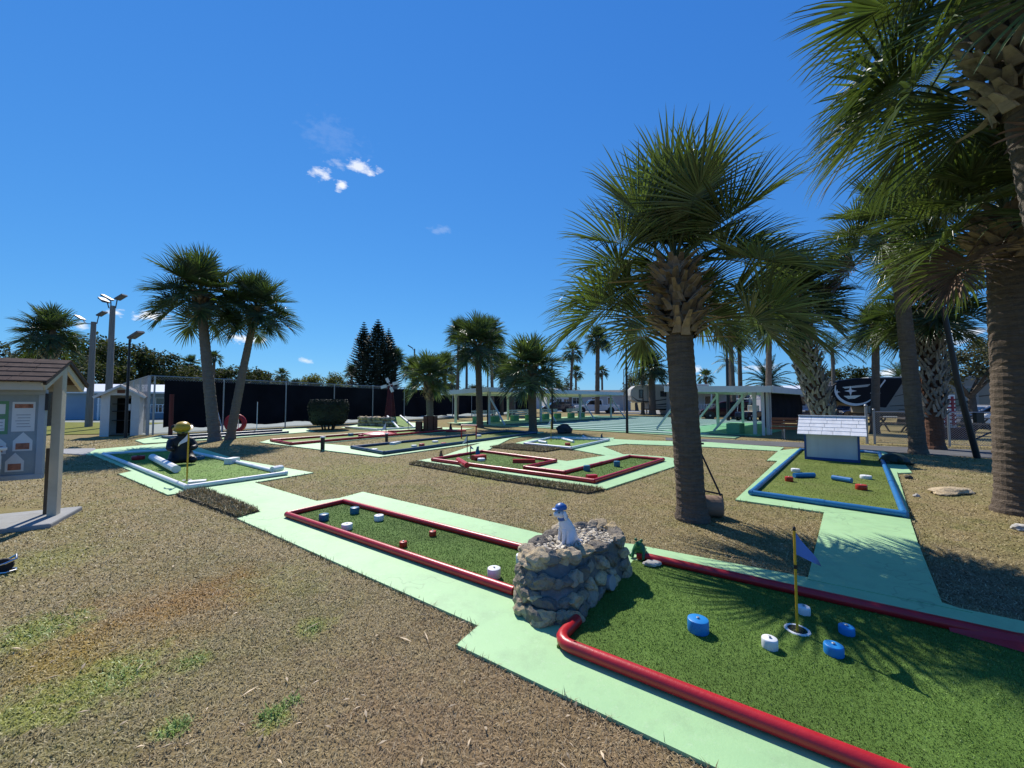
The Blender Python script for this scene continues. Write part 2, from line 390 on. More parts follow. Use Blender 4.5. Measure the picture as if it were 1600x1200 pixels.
slab(gp((1288, 801), (1418, 801), (1434, 850), (1472, 946), (1520, 962), (1262, 909)))
zE = slab(gp((1149, 783), (1215, 721.5), (1198, 721), (1217, 705), (1245, 702), (1380, 706), (1390, 711), (1409, 721), (1425, 740), (1402, 741), (1421, 804), (1288, 803)))
slab(gp((882, 701), (942, 686), (1000, 689), (1110, 692), (1225, 700), (1217, 706), (1110, 699.5), (978, 694.5), (942, 698.5), (986, 716), (953, 725), (947, 713)))
zC = slab(gp((653, 721), (695, 714), (754, 705), (886, 722), (950, 712.5), (984, 711), (1036, 715), (1058, 718), (1058, 729), (947, 766)))
slab(gp((683, 717), (757, 707), (800, 685), (765, 689), (739, 697)))
zD = slab(gp((796, 695.5), (836, 686), (870, 682), (960, 685), (955, 690), (892, 703)))
zF = slab(gp((405, 692), (424, 688.5), (470, 691), (556, 699), (800, 673.5), (850, 676), (795, 687), (592, 715.5)))
zG = slab(gp((412, 690.5), (424, 687), (680, 668), (740, 670), (700, 675), (457, 697.5)))
zH = slab(gp((211, 689), (255, 681), (420, 672), (478, 670), (492, 675), (330, 688), (225, 694)))
zW = slab(gp((532, 669), (560, 664), (615, 660), (668, 662), (676, 667), (600, 675)))
# grey walk on the right
slab(gp((1040, 684), (1098, 686), (1260, 692), (1420, 699), (1600, 706), (1700, 712), (1700, 726), (1600, 719), (1424, 709), (1262, 700), (1100, 691.5), (1040, 688)), ASPH, z=.012)

# shuffleboard courts
cd = Vector((.76, -.65)); cnn = Vector((.65, .76))
cO = Vector(G(795, 665.5))
def CQ(a, b): return tuple(cO + cd * a + cnn * b)
COURT = M('court_green_paint', (.045, .12, .095), .8, .1, .8, .15, 60, .1, dirt=(.08, .15, .12))
LINEP = M('court_line_paint', (.34, .47, .40), .7, .08, 2)
mb = MB(); mb.prism([CQ(-4.4, -.3), CQ(13.5, -.3), CQ(13.5, 21), CQ(-4.4, 21)], -.06, .03)
tag(mb.build('court', COURT), kind='structure'); SLABS.append([CQ(-4.4, -.3), CQ(13.5, -.3), CQ(13.5, 21), CQ(-4.4, 21)])
mb = MB()
for i in range(12):
    b = .75 + i * 1.72
    mb.prism([CQ(.6, b), CQ(12, b), CQ(12, b + .62), CQ(.6, b + .62)], .03, .034)
tag(mb.build('court_markings', LINEP), kind='structure')
mb = MB(); mb.prism([CQ(-4.4, -.62), CQ(13.5, -.62), CQ(13.5, -.3), CQ(-4.4, -.3)], -.06, .045); mb.prism([CQ(-4.9, -.62), CQ(-4.4, -.62), CQ(-4.4, 21), CQ(-4.9, 21)], -.06, .045)
tag(mb.build('kerb', MINT), kind='structure')
# tennis court behind the screened fence, road and pads beyond
FD = Vector((.46, .888)); FA = Vector((-17.4, 18.9)); FN = Vector((-.888, .46))
tq = lambda a, b: tuple(FA + FD * a + FN * b)
mb = MB(); mb.prism([tq(-.1, .35), tq(46, .35), tq(46, 36), tq(-.1, 36)], -.06, .02)
tag(mb.build('tennis_court', M('tennis_court_surface', (.17, .20, .18), .8, .08, .5)), kind='structure')
mb = MB(); mb.prism([(8, 55), (60, 30), (140, 20), (140, 27), (60, 38), (10, 62)], -.06, .02)
tag(mb.build('road', ROADM), kind='structure')
mb = MB(); mb.prism([(6, 66), (40, 54), (44, 66), (8, 80)], -.06, .024); mb.prism([(26, 19.0), (31, 18), (33, 22), (27.5, 23)], -.06, .02)
tag(mb.build('pavement', CONC), kind='structure')
mb = MB(); mb.prism([(-62, 32), (-26, 30), (-24, 24), (-19.6, 19.6), (-24, 18.5), (-40, 22)], -.06, .035)
GREENLAWN = M('green_lawn', (.16, .17, .035), .95, .3, 2.5, .6, 60, .1, dirt=(.20, .15, .05))
tag(mb.build('side_lawn', GREENLAWN), kind='structure')

# ================================================================== PUTTING LANES
def gpt(*pts): return [G(p[0], p[1], .055) for p in pts]
def lane(label, turf, z, pipes, tmat, pmat, r=.05, cup=None, pile=None, closed_elbows=True, name='putting_lane', pipe_label=None):
    """turf: world polygon; pipes: list of world polylines (each straight run a part)"""
    cx = sum(p[0] for p in turf) / len(turf); cy = sum(p[1] for p in turf) / len(turf)
    root = thing(name, label, 'putting lane', (cx, cy, z), 0, 'miniature golf lanes')
    loc = lambda p: (p[0] - cx, p[1] - cy)
    mb = MB(); mb.prism([loc(p) for p in turf], .0005, .012)
    mb.build('turf', tmat, root)
    if pile:
        n, h, w, area = pile
        s = blades(n, area, lambda P: np.ones(len(P)), lambda P: np.full(len(P), h), lambda P: np.full(len(P), w), (.15, 1.0), z + .011, include=turf, seed=5)
        V = s[0] - np.array([cx, cy, z])
        tag(blade_object('turf_pile', [(V, s[1], s[2])], tmat, root), kind='stuff')
    for pl in pipes:
        rr = r; mt = pmat
        if isinstance(pl, dict): mt = pl.get('mat', pmat); rr = pl.get('r', r); pl = pl['p']
        mb = MB(); pts = [(*loc(p), rr + .004) for p in pl]
        mb.tube(pts, rr, 22)
        if rr >= .04:
            a, b = Vector(pts[0]), Vector(pts[-1]); L = (b - a).length; d = (b - a).normalized()
            k = max(1, int(L / 3.0))
            for i in range(1, k + 1):       # pipe couplings
                q = a.lerp(b, i / (k + 1)); mb.tube([q - d * .055, q + d * .055], rr * 1.12, 22)
            for q in (a, b): mb.tube([q - d * .02, q + d * .02], rr * 1.14, 22)
        mb.build('border_pipe', mt, root, smooth=True)
    if cup:
        q = loc(cup); mb = MB(); mb.lathe([(.058, .012), (.058, .017), (.075, .017), (.078, .012)], (q[0], q[1], 0), 20)
        mb.build('cup_rim', WHITE, root); mb = MB(); mb.lathe([(.0575, .0125), (.0575, .0145)], (q[0], q[1], 0), 20); mb.build('cup_hole', DARK, root)
    return root
# lane A : nearest
aN0 = Vector((.288, 2.607)); aN1 = aN0 + U * 4.3; aF0 = Vector((1.36, 3.96)); aF1 = aF0 + U * 4.3
elb = Vector(G(884, 972))
tA = [tuple(aN0), tuple(aN1), tuple(aF1), tuple(aF0), G(990, 880)]
RA = lane('wide near lane with deep red pipe borders and bright green turf beside the stone planter', tA, zA,
     [[tuple(aN0 + VV * .30)] + [tuple(aN0 + U * (.10 - .10 * math.sin(a)) + VV * (.10 - .10 * math.cos(a))) for a in (1.57, 1.2, .8, .4, 0)] + [tuple(aN0 + U * .14)], [tuple(aN0 + U * .12), tuple(aN1)], [tuple(aF0 - U * .12), tuple(aF1)]],
     TURF, RED, .039, G(1246, 987, zA), (420000, .011, .0016, (.2, 5.5, -.2, 4.5)))
tB = gpt((449, 804), (537, 783), (830, 860), (870, 900), (806, 925))
lane('long narrow lane bordered by red pipes running up to the back of the stone planter', tB, zB,
     [gpt((448, 804), (803, 924)), gpt((448, 804), (537, 783.5)), gpt((537, 783.5), (835, 861))], TURF, RED, .036, None, (170000, .011, .0020, (-3.4, .8, 3.2, 6.6)))
tE = gpt((1174, 771), (1251, 703), (1351, 706.5), (1374, 709), (1413, 805))
lane('blue bordered lane with a white shingled tunnel shed standing across its far end', tE, zE,
     [gpt((1174, 771), (1413, 805)), gpt((1174, 771), (1251, 703)), gpt((1413, 805), (1374, 709)), gpt((1374, 709), (1351, 706.5)), gpt((1251, 703), (1351, 706.5))], TURFO, BLUE, .042, None, (110000, .012, .003, (4, 12, 5.4, 13.5)))
tBear = gpt((162, 710), (270, 703.5), (310, 708), (430, 738), (447, 740), (292, 762))
lane('white bordered lane where the black bear statue stands', tBear, zBear,
     [gpt((162, 710), (292, 762)), gpt((292, 762), (447, 740)), gpt((162, 710), (268, 703.5)), gpt((303, 708), (366, 722)), gpt((366, 722), (428, 737))], TURFY, WHITE, .042, G(292, 751, zBear), (60000, .012, .004, (-13, -4.5, 7, 13)))
tC = gpt((676, 719), (754, 706), (868, 721), (820, 731.5), (882, 739.5), (984, 714), (1036, 719), (928, 753))
lane('kinked red bordered lane with red rails lying across its left half', tC, zC,
     [gpt((676, 719), (928, 753)), gpt((928, 753), (1036, 719)), gpt((1036, 719), (984, 714)), gpt((984, 714), (882, 739.5)), gpt((882, 739.5), (820, 731.5)), gpt((820, 731.5), (868, 721)),
      gpt((868, 721), (754, 706)), gpt((754, 706), (676, 719))], TURF, RED, .042, G(735, 716, zC), (70000, .012, .005, (-3, 5, 7.5, 13)))
tD = gpt((820, 694), (860, 685), (951, 688), (892, 701))
lane('small white bordered lane in the middle holding loose white sticks', tD, zD,
     [gpt((820, 694), (892, 701)), gpt((892, 701), (951, 688)), gpt((820, 694), (860, 685)), gpt((860, 685), (951, 688))], TURFY, WHITE, .045)
tF = gpt((550, 700), (790, 675), (838, 677), (600, 709))
lane('long dark blue bordered lane with a small red goal frame', tF, zF,
     [gpt((550, 700), (600, 709)), gpt((600, 709), (838, 677)), gpt((550, 700), (790, 675)), gpt((790, 675), (838, 677))], TURFO, NAVY, .05)
tG = gpt((424, 689), (690, 670), (706, 672.5), (455, 694.5))
lane('long far red bordered lane leading to the brown wooden box at a palm', tG, zG,
     [gpt((424, 689), (455, 694.5)), gpt((455, 694.5), (706, 672.5)), gpt((424, 689), (690, 670))], TURFY, RED, .05)
tH = gpt((255, 684), (300, 679), (440, 673), (450, 676), (290, 687))
lane('low dark blue bordered lane behind the twin leaning palms', tH, zH, [gpt((255, 684), (290, 687)), gpt((290, 687), (450, 676)), gpt((255, 684), (440, 673))],
     M('dark_court_carpet', (.03, .05, .06), .8, .2, 3), NAVY, .05)
tW = gpt((540, 668), (575, 664.5), (622, 665.5), (590, 672))
lane('flat windmill lane with a green turf patch beside the low stone wall', tW, zW, [gpt((540, 668), (590, 672)), gpt((590, 672), (660, 668))], TURFY, WHITE, .05)
# red wedge board on the far border of the nearest lane
mb = MB(); q0 = aF0 + U * 2.02; q1 = aF0 + U * 4.25
w0 = [(*(q0 - VV * .06), 0), (*(q1 - VV * .55), 0), (*(q1 + VV * .02), 0), (*(q0 + VV * .02), 0)]
w1 = [(*(q0 - VV * .02), .035), (*(q1 - VV * .1), .24), (*(q1 + VV * .02), .24), (*(q0 + VV * .02), .035)]
mb.add([Vector(p) - Vector((*q0, 0)) for p in w0 + w1], [(3, 2, 1, 0), (4, 5, 6, 7), (0, 1, 5, 4), (1, 2, 6, 5), (2, 3, 7, 6), (3, 0, 4, 7)])
o = mb.build('banked_board', RED, loc=(*q0, zA + .015), bevel=.006); tag(o, 'red sloping board banked against the far red pipe at the right edge', 'board')

# ------------------------------------------------------------------ discs, sticks, flags
def disc(px, py, rad, h, mat, label, z):
    mb = MB(); x, y = G(px, py, z)
    mb.lathe([(rad * .96, 0), (rad, .006), (rad, h - .012), (rad * .96, h - .003), (rad * .88, h)], n=28)
    mb.lathe([(.006, h), (.006, h + .006), (.011, h + .007), (.008, h + .010)], n=8, mi=1)
    o = mb.build('obstacle_disc', [mat, GREY_METAL], loc=(x, y, z), smooth=True); tag(o, label, 'obstacle disc', 'round obstacle discs on the putting lanes'); return o
zt = lambda z: z + .012
for a in [
    (1091, 986, .068, .085, CAPBLUE, 'large bright blue disc, biggest on the nearest lane', zt(zA)),
    (1203, 1012, .046, .062, WHITE, 'white disc in front of the blue flag on the nearest lane', zt(zA)),
    (1303, 1022, .052, .06, CAPBLUE, 'smaller blue disc touched by the shadow of the flagpole', zt(zA)),
    (1323, 990, .045, .052, CAPBLUE, 'blue disc farthest right on the nearest lane', zt(zA)),
    (1256, 959, .042, .055, WHITE, 'white disc just behind the yellow flagpole', zt(zA)),
    (506, 813, .062, .085, CAPTEAL, 'dark teal disc nearest the left pipe of the long red lane', zt(zB)),
    (554, 802, .062, .085, CAPTEAL, 'dark teal disc near the far end corner of the long red lane', zt(zB)),
    (542, 827, .066, .07, WHITE, 'white disc between two teal discs and the near red pipe', zt(zB)),
    (592, 813, .062, .07, WHITE, 'white disc beside the far red pipe of the long lane', zt(zB)),
    (676, 837, .042, .055, CAPRED, 'small red disc near the far pipe of the long lane', zt(zB)),
    (630, 854, .042, .055, CAPRED, 'small red disc near the near pipe of the long lane', zt(zB)),
    (772, 902, .060, .085, WHITE, 'large white disc close to the open end of the near red pipe', zt(zB)),
    (815, 880, .055, .085, WHITE, 'white disc half hidden behind the left end of the stone planter', zt(zB)),
    (1243, 737, .085, .07, WHITE, 'white disc on the left side of the blue bordered lane', zt(zE)),
    (1233, 752, .07, .09, CAPRED, 'red disc on the left side of the blue bordered lane', zt(zE)),
    (1353, 748, .095, .07, WHITE, 'white disc on the right side of the blue bordered lane', zt(zE)),
    (1346, 765, .085, .09, CAPRED, 'red disc on the right side of the blue bordered lane', zt(zE)),
    (917, 736, .075, .13, CAPTEAL, 'teal disc nearer the kink of the red kinked lane', zt(zC)),
    (964, 729, .075, .13, CAPTEAL, 'teal disc nearer the right end of the red kinked lane', zt(zC)),
    (752, 720, .10, .07, WHITE, 'white disc beside a dark red block on the kinked lane', zt(zC)),
    (887, 696, .10, .09, CAPRED, 'red disc on the small white bordered lane', zt(zD)),
    (585, 704, .10, .06, WHITE, 'white disc at the near corner of the dark blue lane', zt(zF)),
    (647, 698, .10, .06, WHITE, 'white disc beside two red discs on the dark blue lane', zt(zF)),
    (659, 697, .10, .09, RED, 'red disc nearer the near pipe of the dark blue lane', zt(zF)),
    (693, 695.5, .10, .09, RED, 'red disc nearer the goal on the dark blue lane', zt(zF)),
    (680, 691, .12, .06, WHITE, 'white disc by the far pipe of the dark blue lane', zt(zF)),
    (748, 682, .12, .08, WHITE, 'white disc right of the small red goal frame', zt(zF)),
    (548, 681, .12, .12, CAPTEAL, 'dark disc on the left half of the far red lane', zt(zG)),
    (564, 682.5, .12, .12, RED, 'red disc on the left half of the far red lane', zt(zG)),
    (615, 676, .14, .10, WHITE, 'white disc on the far red lane right of its flag', zt(zG)),
    (213, 718.5, .10, .11, RED, 'first dark red disc left of the bear statue', zt(zBear)),
    (219, 718, .10, .11, RED, 'second dark red disc left of the bear, nearer the bear', zt(zBear)),
    (312, 718, .11, .10, CAPTEAL, 'teal disc in the shade right of the bear statue', zt(zBear)),
]: disc(*a)
def stick(p0, p1, r, mat, label, z, cat='stick', name='obstacle_stick', n=10, box=None):
    a, b = GV(*p0, z), GV(*p1, z); c = (a + b) / 2; mb = MB()
    if box: mb.bar(Vector((a.x - c.x, a.y - c.y, box / 2)), Vector((b.x - c.x, b.y - c.y, box / 2)), r * 2, box)
    else: mb.tube([(a.x - c.x, a.y - c.y, r), (b.x - c.x, b.y - c.y, r)], r, n)
    o = mb.build(name, mat, loc=(c.x, c.y, z)); tag(o, label, cat); return o
stick((1241, 746.5), (1272, 746), .05, BLUE, 'left blue stick lying level across the blue bordered lane', zt(zE))
stick((1301, 750), (1331, 755), .05, BLUE, 'right blue stick lying at a slant on the blue bordered lane', zt(zE))
stick((716, 723), (730, 732), .07, RED, 'red tube slanting towards the viewer on the kinked lane', zt(zC), 'tube', 'obstacle_tube')
stick((801, 723), (836, 723), .06, RED, 'red rail lying level beside the kink of the lane', zt(zC), 'rail', 'obstacle_rail', box=.09)
stick((739, 719), (757, 717), .10, RED, 'dark red block beside the white disc on the kinked lane', zt(zC), 'block', 'obstacle_block', box=.12)
stick((917, 750), (932, 749), .05, RED, 'red block against the front corner of the kinked lane', zt(zC), 'block', 'obstacle_block', box=.10)
stick((238, 719), (275, 739), .085, WHITE, 'white pipe lying on turf in front of the bear statue', zt(zBear), 'pipe', 'obstacle_pipe')
stick((294, 756), (322, 753.5), .09, WHITE, 'flat white wedge in the front corner of the bear lane', zt(zBear), 'wedge', 'obstacle_wedge', box=.05)
stick((425, 739), (440, 736), .07, WHITE, 'short white stick in the right corner of the bear lane', zt(zBear))
stick((357, 724), (368, 724), .16, WHITE, 'white block where the right pipe of the bear lane turns', zt(zBear), 'block', 'obstacle_block', box=.14)
stick((842, 692), (854, 693.5), .05, WHITE, 'left white stick on the small white bordered lane', zt(zD))
stick((878, 687), (896, 692), .05, WHITE, 'middle slanting white stick on the small white bordered lane', zt(zD))
stick((911, 683.5), (917, 687), .05, WHITE, 'right short white stick on the small white bordered lane', zt(zD))
stick((612, 695), (624, 692.5), .09, WHITE, 'white bar lying by the far pipe of the dark blue lane', zt(zF), 'bar', 'obstacle_bar', box=.08)

def flag(base, z, h, label, pole, cloth, pts, lean=0, r=.008, band=True):
    """pts: flag outline along (sideways, up) in metres from the pole top"""
    x, y = G(*base, z); root = thing('golf_flag', label, 'golf flag', (x, y, z), 0, 'flags marking the golf holes')
    mb = MB(); mb.tube([(0, 0, 0), (lean * .5, 0, h * .5), (lean, 0, h)], r, 8); mb.build('pole', pole, root)
    if band:
        mb = MB(); mb.tube([(lean * .62, 0, h * .62), (lean * .66, 0, h * .66)], r * 1.25, 8); mb.build('pole_band', BLACK, root); mb = MB(); mb.lathe([(r * 1.2, h), (r * 1.2, h + .02), (r * .5, h + .028)], (lean, 0, 0), 8); mb.build('pole_tip', BLACK, root)
    n = 10; mb = MB(); vs = []; (ax, az), (bx, bz), (tx, tz) = pts
    for side in (-1, 1):
        for i in range(n + 1):
            t = i / n
            for k in (0, .5, 1):
                px = (ax + (bx - ax) * k) * (1 - t) + tx * t; pz = (az + (bz - az) * k) * (1 - t) + tz * t
                vs.append((lean + px, .03 * math.sin(t * 7 + k) * (t ** .6) * min(1, h) + side * .0012, h + pz))
    fs = []
    for s in (0, 1):
        o = s * (n + 1) * 3
        for i in range(n):
            for k in (0, 1):
                q = [o + i * 3 + k, o + (i + 1) * 3 + k, o + (i + 1) * 3 + k + 1, o + i * 3 + k + 1]; fs.append(q if s else q[::-1])
    mb.add(vs, fs); mb.build('cloth', cloth, root, smooth=True); return root
FBLUE = M('blue_flag_cloth', (.10, .20, .52), .8, .1, 6); FWHITE = M('white_flag_cloth', (.62, .66, .70), .8, .06, 6)
flag((1246, 987), zt(zA), .68, 'blue triangular flag on yellow pole with black band in the nearest lane', YEL, FBLUE, ((.006, -.01), (.006, -.16), (.19, -.25)))
flag((292, 751), zt(zBear), .96, 'white flag with yellowish pole in front of the bear statue', YEL, FWHITE, ((-.006, -.02), (-.006, -.17), (-.22, -.28)), r=.014, band=False)
flag((730, 708), zt(zF), .52, 'pale flag on thin dark pole in front of the red goal frame', BLACK, FWHITE, ((-.006, .02), (-.006, -.16), (-.16, -.26)), r=.012, band=False)
flag((735, 717), zt(zC), .36, 'tiny dark flag pole at the left end of the kinked lane', BLACK, FBLUE, ((.006, 0), (.006, -.08), (.1, -.1)), r=.012, band=False)
flag((861, 690), zt(zD), .78, 'pale flag on a thin pole before the pavilion court', YEL, FWHITE, ((-.006, .1), (-.006, -.08), (-.16, -.16)), r=.012, band=False)
flag((603, 686), zt(zG), .62, 'white flag on a dark pole beside the far red lane', BLACK, FWHITE, ((-.006, .08), (-.006, -.2), (-.22, -.30)), r=.014, band=False)
flag((638, 670), zt(zW), .52, 'small dark flag below the windmill ramp', BLACK, FBLUE, ((-.006, .0), (-.006, -.16), (-.14, -.2)), r=.014, band=False)

# sod strips: raised rows of thatch left beside the concrete
def sod(label, poly, h, seed):
    cx = sum(p[0] for p in poly) / len(poly); cy = sum(p[1] for p in poly) / len(poly)
    SLABS.append(poly); n = len(poly)
    root = thing('sod_strip', label, 'sod strip', (cx, cy, 0), 0, 'raised strips of cut sod')
    rg = random.Random(seed); mb = MB(); ring = []
    for i in range(n):
        a, b = Vector(poly[i]), Vector(poly[(i + 1) % n]); k = max(2, int((b - a).length / .12))
        for j in range(k): p = a.lerp(b, j / k); ring.append((p.x - cx + rg.uniform(-.025, .025), p.y - cy + rg.uniform(-.025, .025)))
    mb.prism(ring, -.02, h); mb.build('soil', M('sod_soil', (.12, .09, .055), .95, .3, 12, .6, 50), root)
    xs = [p[0] for p in poly]; ys = [p[1] for p in poly]; ar = (max(xs) - min(xs)) * (max(ys) - min(ys))
    s = blades(int(ar * 7000), (min(xs) - .04, max(xs) + .04, min(ys) - .04, max(ys) + .04), lambda P: np.ones(len(P)), lambda P: np.full(len(P), .075), lambda P: np.full(len(P), .005), (.2, 1.5), h - .01, include=poly, seed=seed)
    tag(blade_object('thatch', [(s[0] - np.array([cx, cy, 0]), s[1], s[2])], BLADE, root), kind='stuff')
sod('broad raised mat of brown sod below the bear lane', gp((277, 774), (320, 767), (405, 801), (374, 811)), .04, 3)
sod('long raised row of brown sod along the kinked lane front', gp((640, 726), (652, 723), (800, 748), (944, 767), (918, 772), (780, 751.5)), .035, 4)
sod('short raised row of brown sod between two lanes', gp((765, 700), (800, 695), (880, 702), (850, 707)), .035, 5)

# loose dry grass over the lawn near the camera
EX = SLABS + [tA]
def dens(P):
    d = np.hypot(P[:, 0], P[:, 1]); return np.clip((3.4 / np.maximum(d, 1.7)) ** 2.4, 0, 1)
def hh(P): d = np.hypot(P[:, 0], P[:, 1]); return .025 + .0013 * d
def ww(P): d = np.hypot(P[:, 0], P[:, 1]); return .0010 + .00036 * d
vis = [(-5, 1.1), (6.5, 1.1), (28, 17), (-26, 18)]
sets = [blades(800000, (-6.5, 7.5, 1.2, 6), dens, hh, ww, (.95, 1.56), 0, EX, vis, 11), blades(860000, (-22, 22, 6, 17), lambda P: dens(P) * 4.75, hh, ww, (.85, 1.54), 0, EX, vis, 12)]
# taller fringe where lawn meets the slabs
rgf = np.random.default_rng(9); fx = []
for poly in SLABS[:17]:
    for i in range(len(poly)):
        a, b = np.array(poly[i]), np.array(poly[(i + 1) % len(poly)]); L_ = float(np.hypot(*(b - a))); dd = np.hypot(*((a + b) / 2))
        if L_ < .05 or dd > 16: continue
        k_ = int(L_ * 260 / max(1, dd / 4)); t_ = rgf.random((k_, 1)); clump = .5 + .5 * np.sin(t_ * L_ * 9 + i) ; keep_ = rgf.random((k_, 1)) < .35 + .65 * clump
        nrm = np.array([-(b - a)[1], (b - a)[0]]) / L_; off = rgf.normal(0, .022, (k_, 1)); q_ = a + (b - a) * t_ + nrm * off
        fx.append(q_[keep_[:, 0]])
FX = np.concatenate(fx)
def fringe(P):
    ok = np.ones(len(P), bool)
    for e in EX: ok &= ~inpoly(P, e)
    return P[ok]
FX = fringe(FX)
def blades_at(P, h, w, lean, seed):
    rs = np.random.default_rng(seed); n = len(P); hx = h * rs.uniform(.5, 1.3, n); wx = w * rs.uniform(.6, 1.4, n) * (1 + .15 * np.hypot(P[:, 0], P[:, 1])); az = rs.uniform(0, 2 * PI, n); tl = rs.uniform(lean[0], lean[1], n)
    base = np.stack([P[:, 0], P[:, 1], np.zeros(n)], 1); dx, dy = np.cos(az), np.sin(az); side = np.stack([-dy, dx, np.zeros(n)], 1) * wx[:, None]
    f = lambda k, t: base + np.stack([dx * np.sin(t) * hx * k, dy * np.sin(t) * hx * k, np.cos(t) * hx * k], 1)
    m = f(.55, tl * .7); t = f(1., tl); V = np.stack([base - side, base + side, m + side * .8, m - side * .8, t], 1).reshape(-1, 3); o = (np.arange(n) * 5)[:, None]
    F = np.concatenate([o + np.array([[0, 1, 2]]), o + np.array([[0, 2, 3]]), o + np.array([[3, 2, 4]])], 1).reshape(-1, 3); return V, F, np.repeat(rs.random(n), 5)
sets.append(blades_at(FX, .055, .0016, (.15, 1.25), 3))
tag(blade_object('grass', sets, BLADE), 'dry brown winter lawn grass with a few green tufts', 'grass', kind='stuff')
# a few green weeds
sets = []
for i, (q, n, r) in enumerate((((275, 1140), 260, .09), ((425, 1118), 240, .10), ((490, 982), 160, .10), ((60, 985), 300, .3), ((190, 1055), 260, .22), ((300, 1035), 120, .12), ((455, 1098), 90, .06))):
    c = G(*q); a = (c[0] - r, c[0] + r, c[1] - r, c[1] + r)
    sets.append(blades(n * 4, a, lambda P, c=c, r=r: np.exp(-((P[:, 0] - c[0]) ** 2 + (P[:, 1] - c[1]) ** 2) / (r * .5) ** 2), lambda P: np.full(len(P), .038), lambda P: np.full(len(P), .0026), (.7, 1.5), 0, EX, None, 40 + i))
tag(blade_object('green_grass', sets, M('green_blades', (.18, .27, .045), .5, .3, 20)), 'green weed tufts in the brown lawn', 'grass', kind='stuff')

# scattered bits of straw, leaf and bark lying on the lawn
rg = random.Random(77); mb = MB()
P_ = []
while len(P_) < 620:
    y = 1.7 + 9 * rg.random() ** 1.6; x = rg.uniform(-1.35, 1.35) * y
    P_.append((x, y))
P_ = np.array(P_); ok = np.ones(len(P_), bool)
for e in EX: ok &= ~inpoly(P_, e)
for x, y in P_[ok]:
    l = rg.uniform(.008, .035) * (3 if rg.random() < .06 else 1); a = rg.uniform(0, 6.28); w = rg.uniform(.003, .008); d = Vector((math.cos(a), math.sin(a), rg.uniform(-.2, .2))); s_ = Vector((-d.y, d.x, 0)); c = Vector((x, y, .016 + rg.random() * .012))
    mb.add([c - d * l, c - s_ * w + Vector((0, 0, .003)), c + d * l, c + s_ * w + Vector((0, 0, .004)), c - Vector((0, 0, .004))], [(0, 1, 4), (1, 2, 4), (2, 3, 4), (3, 0, 4), (3, 2, 1, 0)])
tag(mb.build('debris', M('straw_litter', (.40, .31, .20), .8, .35, 3, isl=.6)), 'scattered dry straw and leaf bits on the lawn', 'litter', kind='stuff')
# ================================================================== PALMS
def leafmat(name, a, b, rough=.38, trans=.22, tip=None, spec=.6):
    m, nt, N, L, bs = newmat(name)
    co = coord(nt, 'Object')
    c = ramp(nt, noise(nt, 1.7, 4, .6, co), [(.32, a), (.68, b)])
    if tip:
        c = mix(nt, ramp(nt, noise(nt, 5.5, 3, .6, co), [(.60, 0.), (.78, .7)]), c, tip)
    g = nt.nodes.new('ShaderNodeNewGeometry').outputs['Random Per Island']
    c = mix(nt, 1., c, ramp(nt, g, [(0, .6), (.8, 1.25), (1, 1.9)]), 'MULTIPLY')
    L.new(c, bs.inputs['Base Color']); bs.inputs['Roughness'].default_value = rough; bs.inputs['Specular IOR Level'].default_value = spec
    tr = nt.nodes.new('ShaderNodeBsdfTranslucent'); L.new(mix(nt, 1., c, (1.6, 1.7, .7), 'MULTIPLY'), tr.inputs['Color'])
    mx = nt.nodes.new('ShaderNodeMixShader'); mx.inputs[0].default_value = trans
    L.new(bs.outputs[0], mx.inputs[1]); L.new(tr.outputs[0], mx.inputs[2]); L.new(mx.outputs[0], N['Material Output'].inputs['Surface'])
    return m
SABAL = leafmat('sabal_leaf', (.052, .082, .026), (.092, .122, .040), tip=(.12, .11, .05))
SABALD = leafmat('sabal_leaf_dark', (.036, .060, .021), (.066, .095, .032), tip=(.09, .085, .04))
FEATHER = leafmat('feather_palm_leaf', (.030, .055, .020), (.06, .095, .03), .45, .2)
DEADLEAF = M('dead_palm_leaf', (.20, .115, .065), .75, .3, 5, .2, 40)
BOOT = M('palm_boot_fibre', (.215, .16, .108), .85, .35, 7, .5, 30, .2, dirt=(.10, .07, .045), dirt_amt=.7, isl=.4)
BOOTG = M('grey_palm_boot', (.24, .215, .18), .85, .3, 7, .5, 30, .2, dirt=(.08, .065, .05), dirt_amt=.7, isl=.4)
def barkmat(name, a, b, c2):
    m, nt, N, L, bs = newmat(name)
    co = coord(nt, 'Object', (1, 1, 7)); co2 = coord(nt, 'Object', (9, 9, 1.6)); co3 = coord(nt, 'Object')
    c = ramp(nt, noise(nt, 5, 7, .7, co), [(.3, a), (.7, b)])
    c = mix(nt, ramp(nt, noise(nt, 2.5, 7, .7, co2), [(.45, 0.), (.7, .28)]), c, c2)
    c = mix(nt, ramp(nt, noise(nt, 1.2, 4, .6, co3), [(.5, 0.), (.75, .4)]), c, (.20, .17, .14))
    L.new(c, bs.inputs['Base Color']); bs.inputs['Roughness'].default_value = .92; bs.inputs['Specular IOR Level'].default_value = .15
    bump(nt, bs, mth(nt, 'ADD', mth(nt, 'MULTIPLY', noise(nt, 6, 8, .7, co), 1.6), noise(nt, 30, 6, .7, co3)), .9, .03); return m
BARK = barkmat('palm_bark', (.105, .08, .058), (.20, .155, .115), (.06, .045, .033))
BARKG = barkmat('grey_palm_bark', (.13, .11, .09), (.22, .19, .155), (.075, .062, .05))
BARKR = barkmat('reddish_palm_bark', (.11, .055, .035), (.19, .10, .065), (.06, .03, .02))

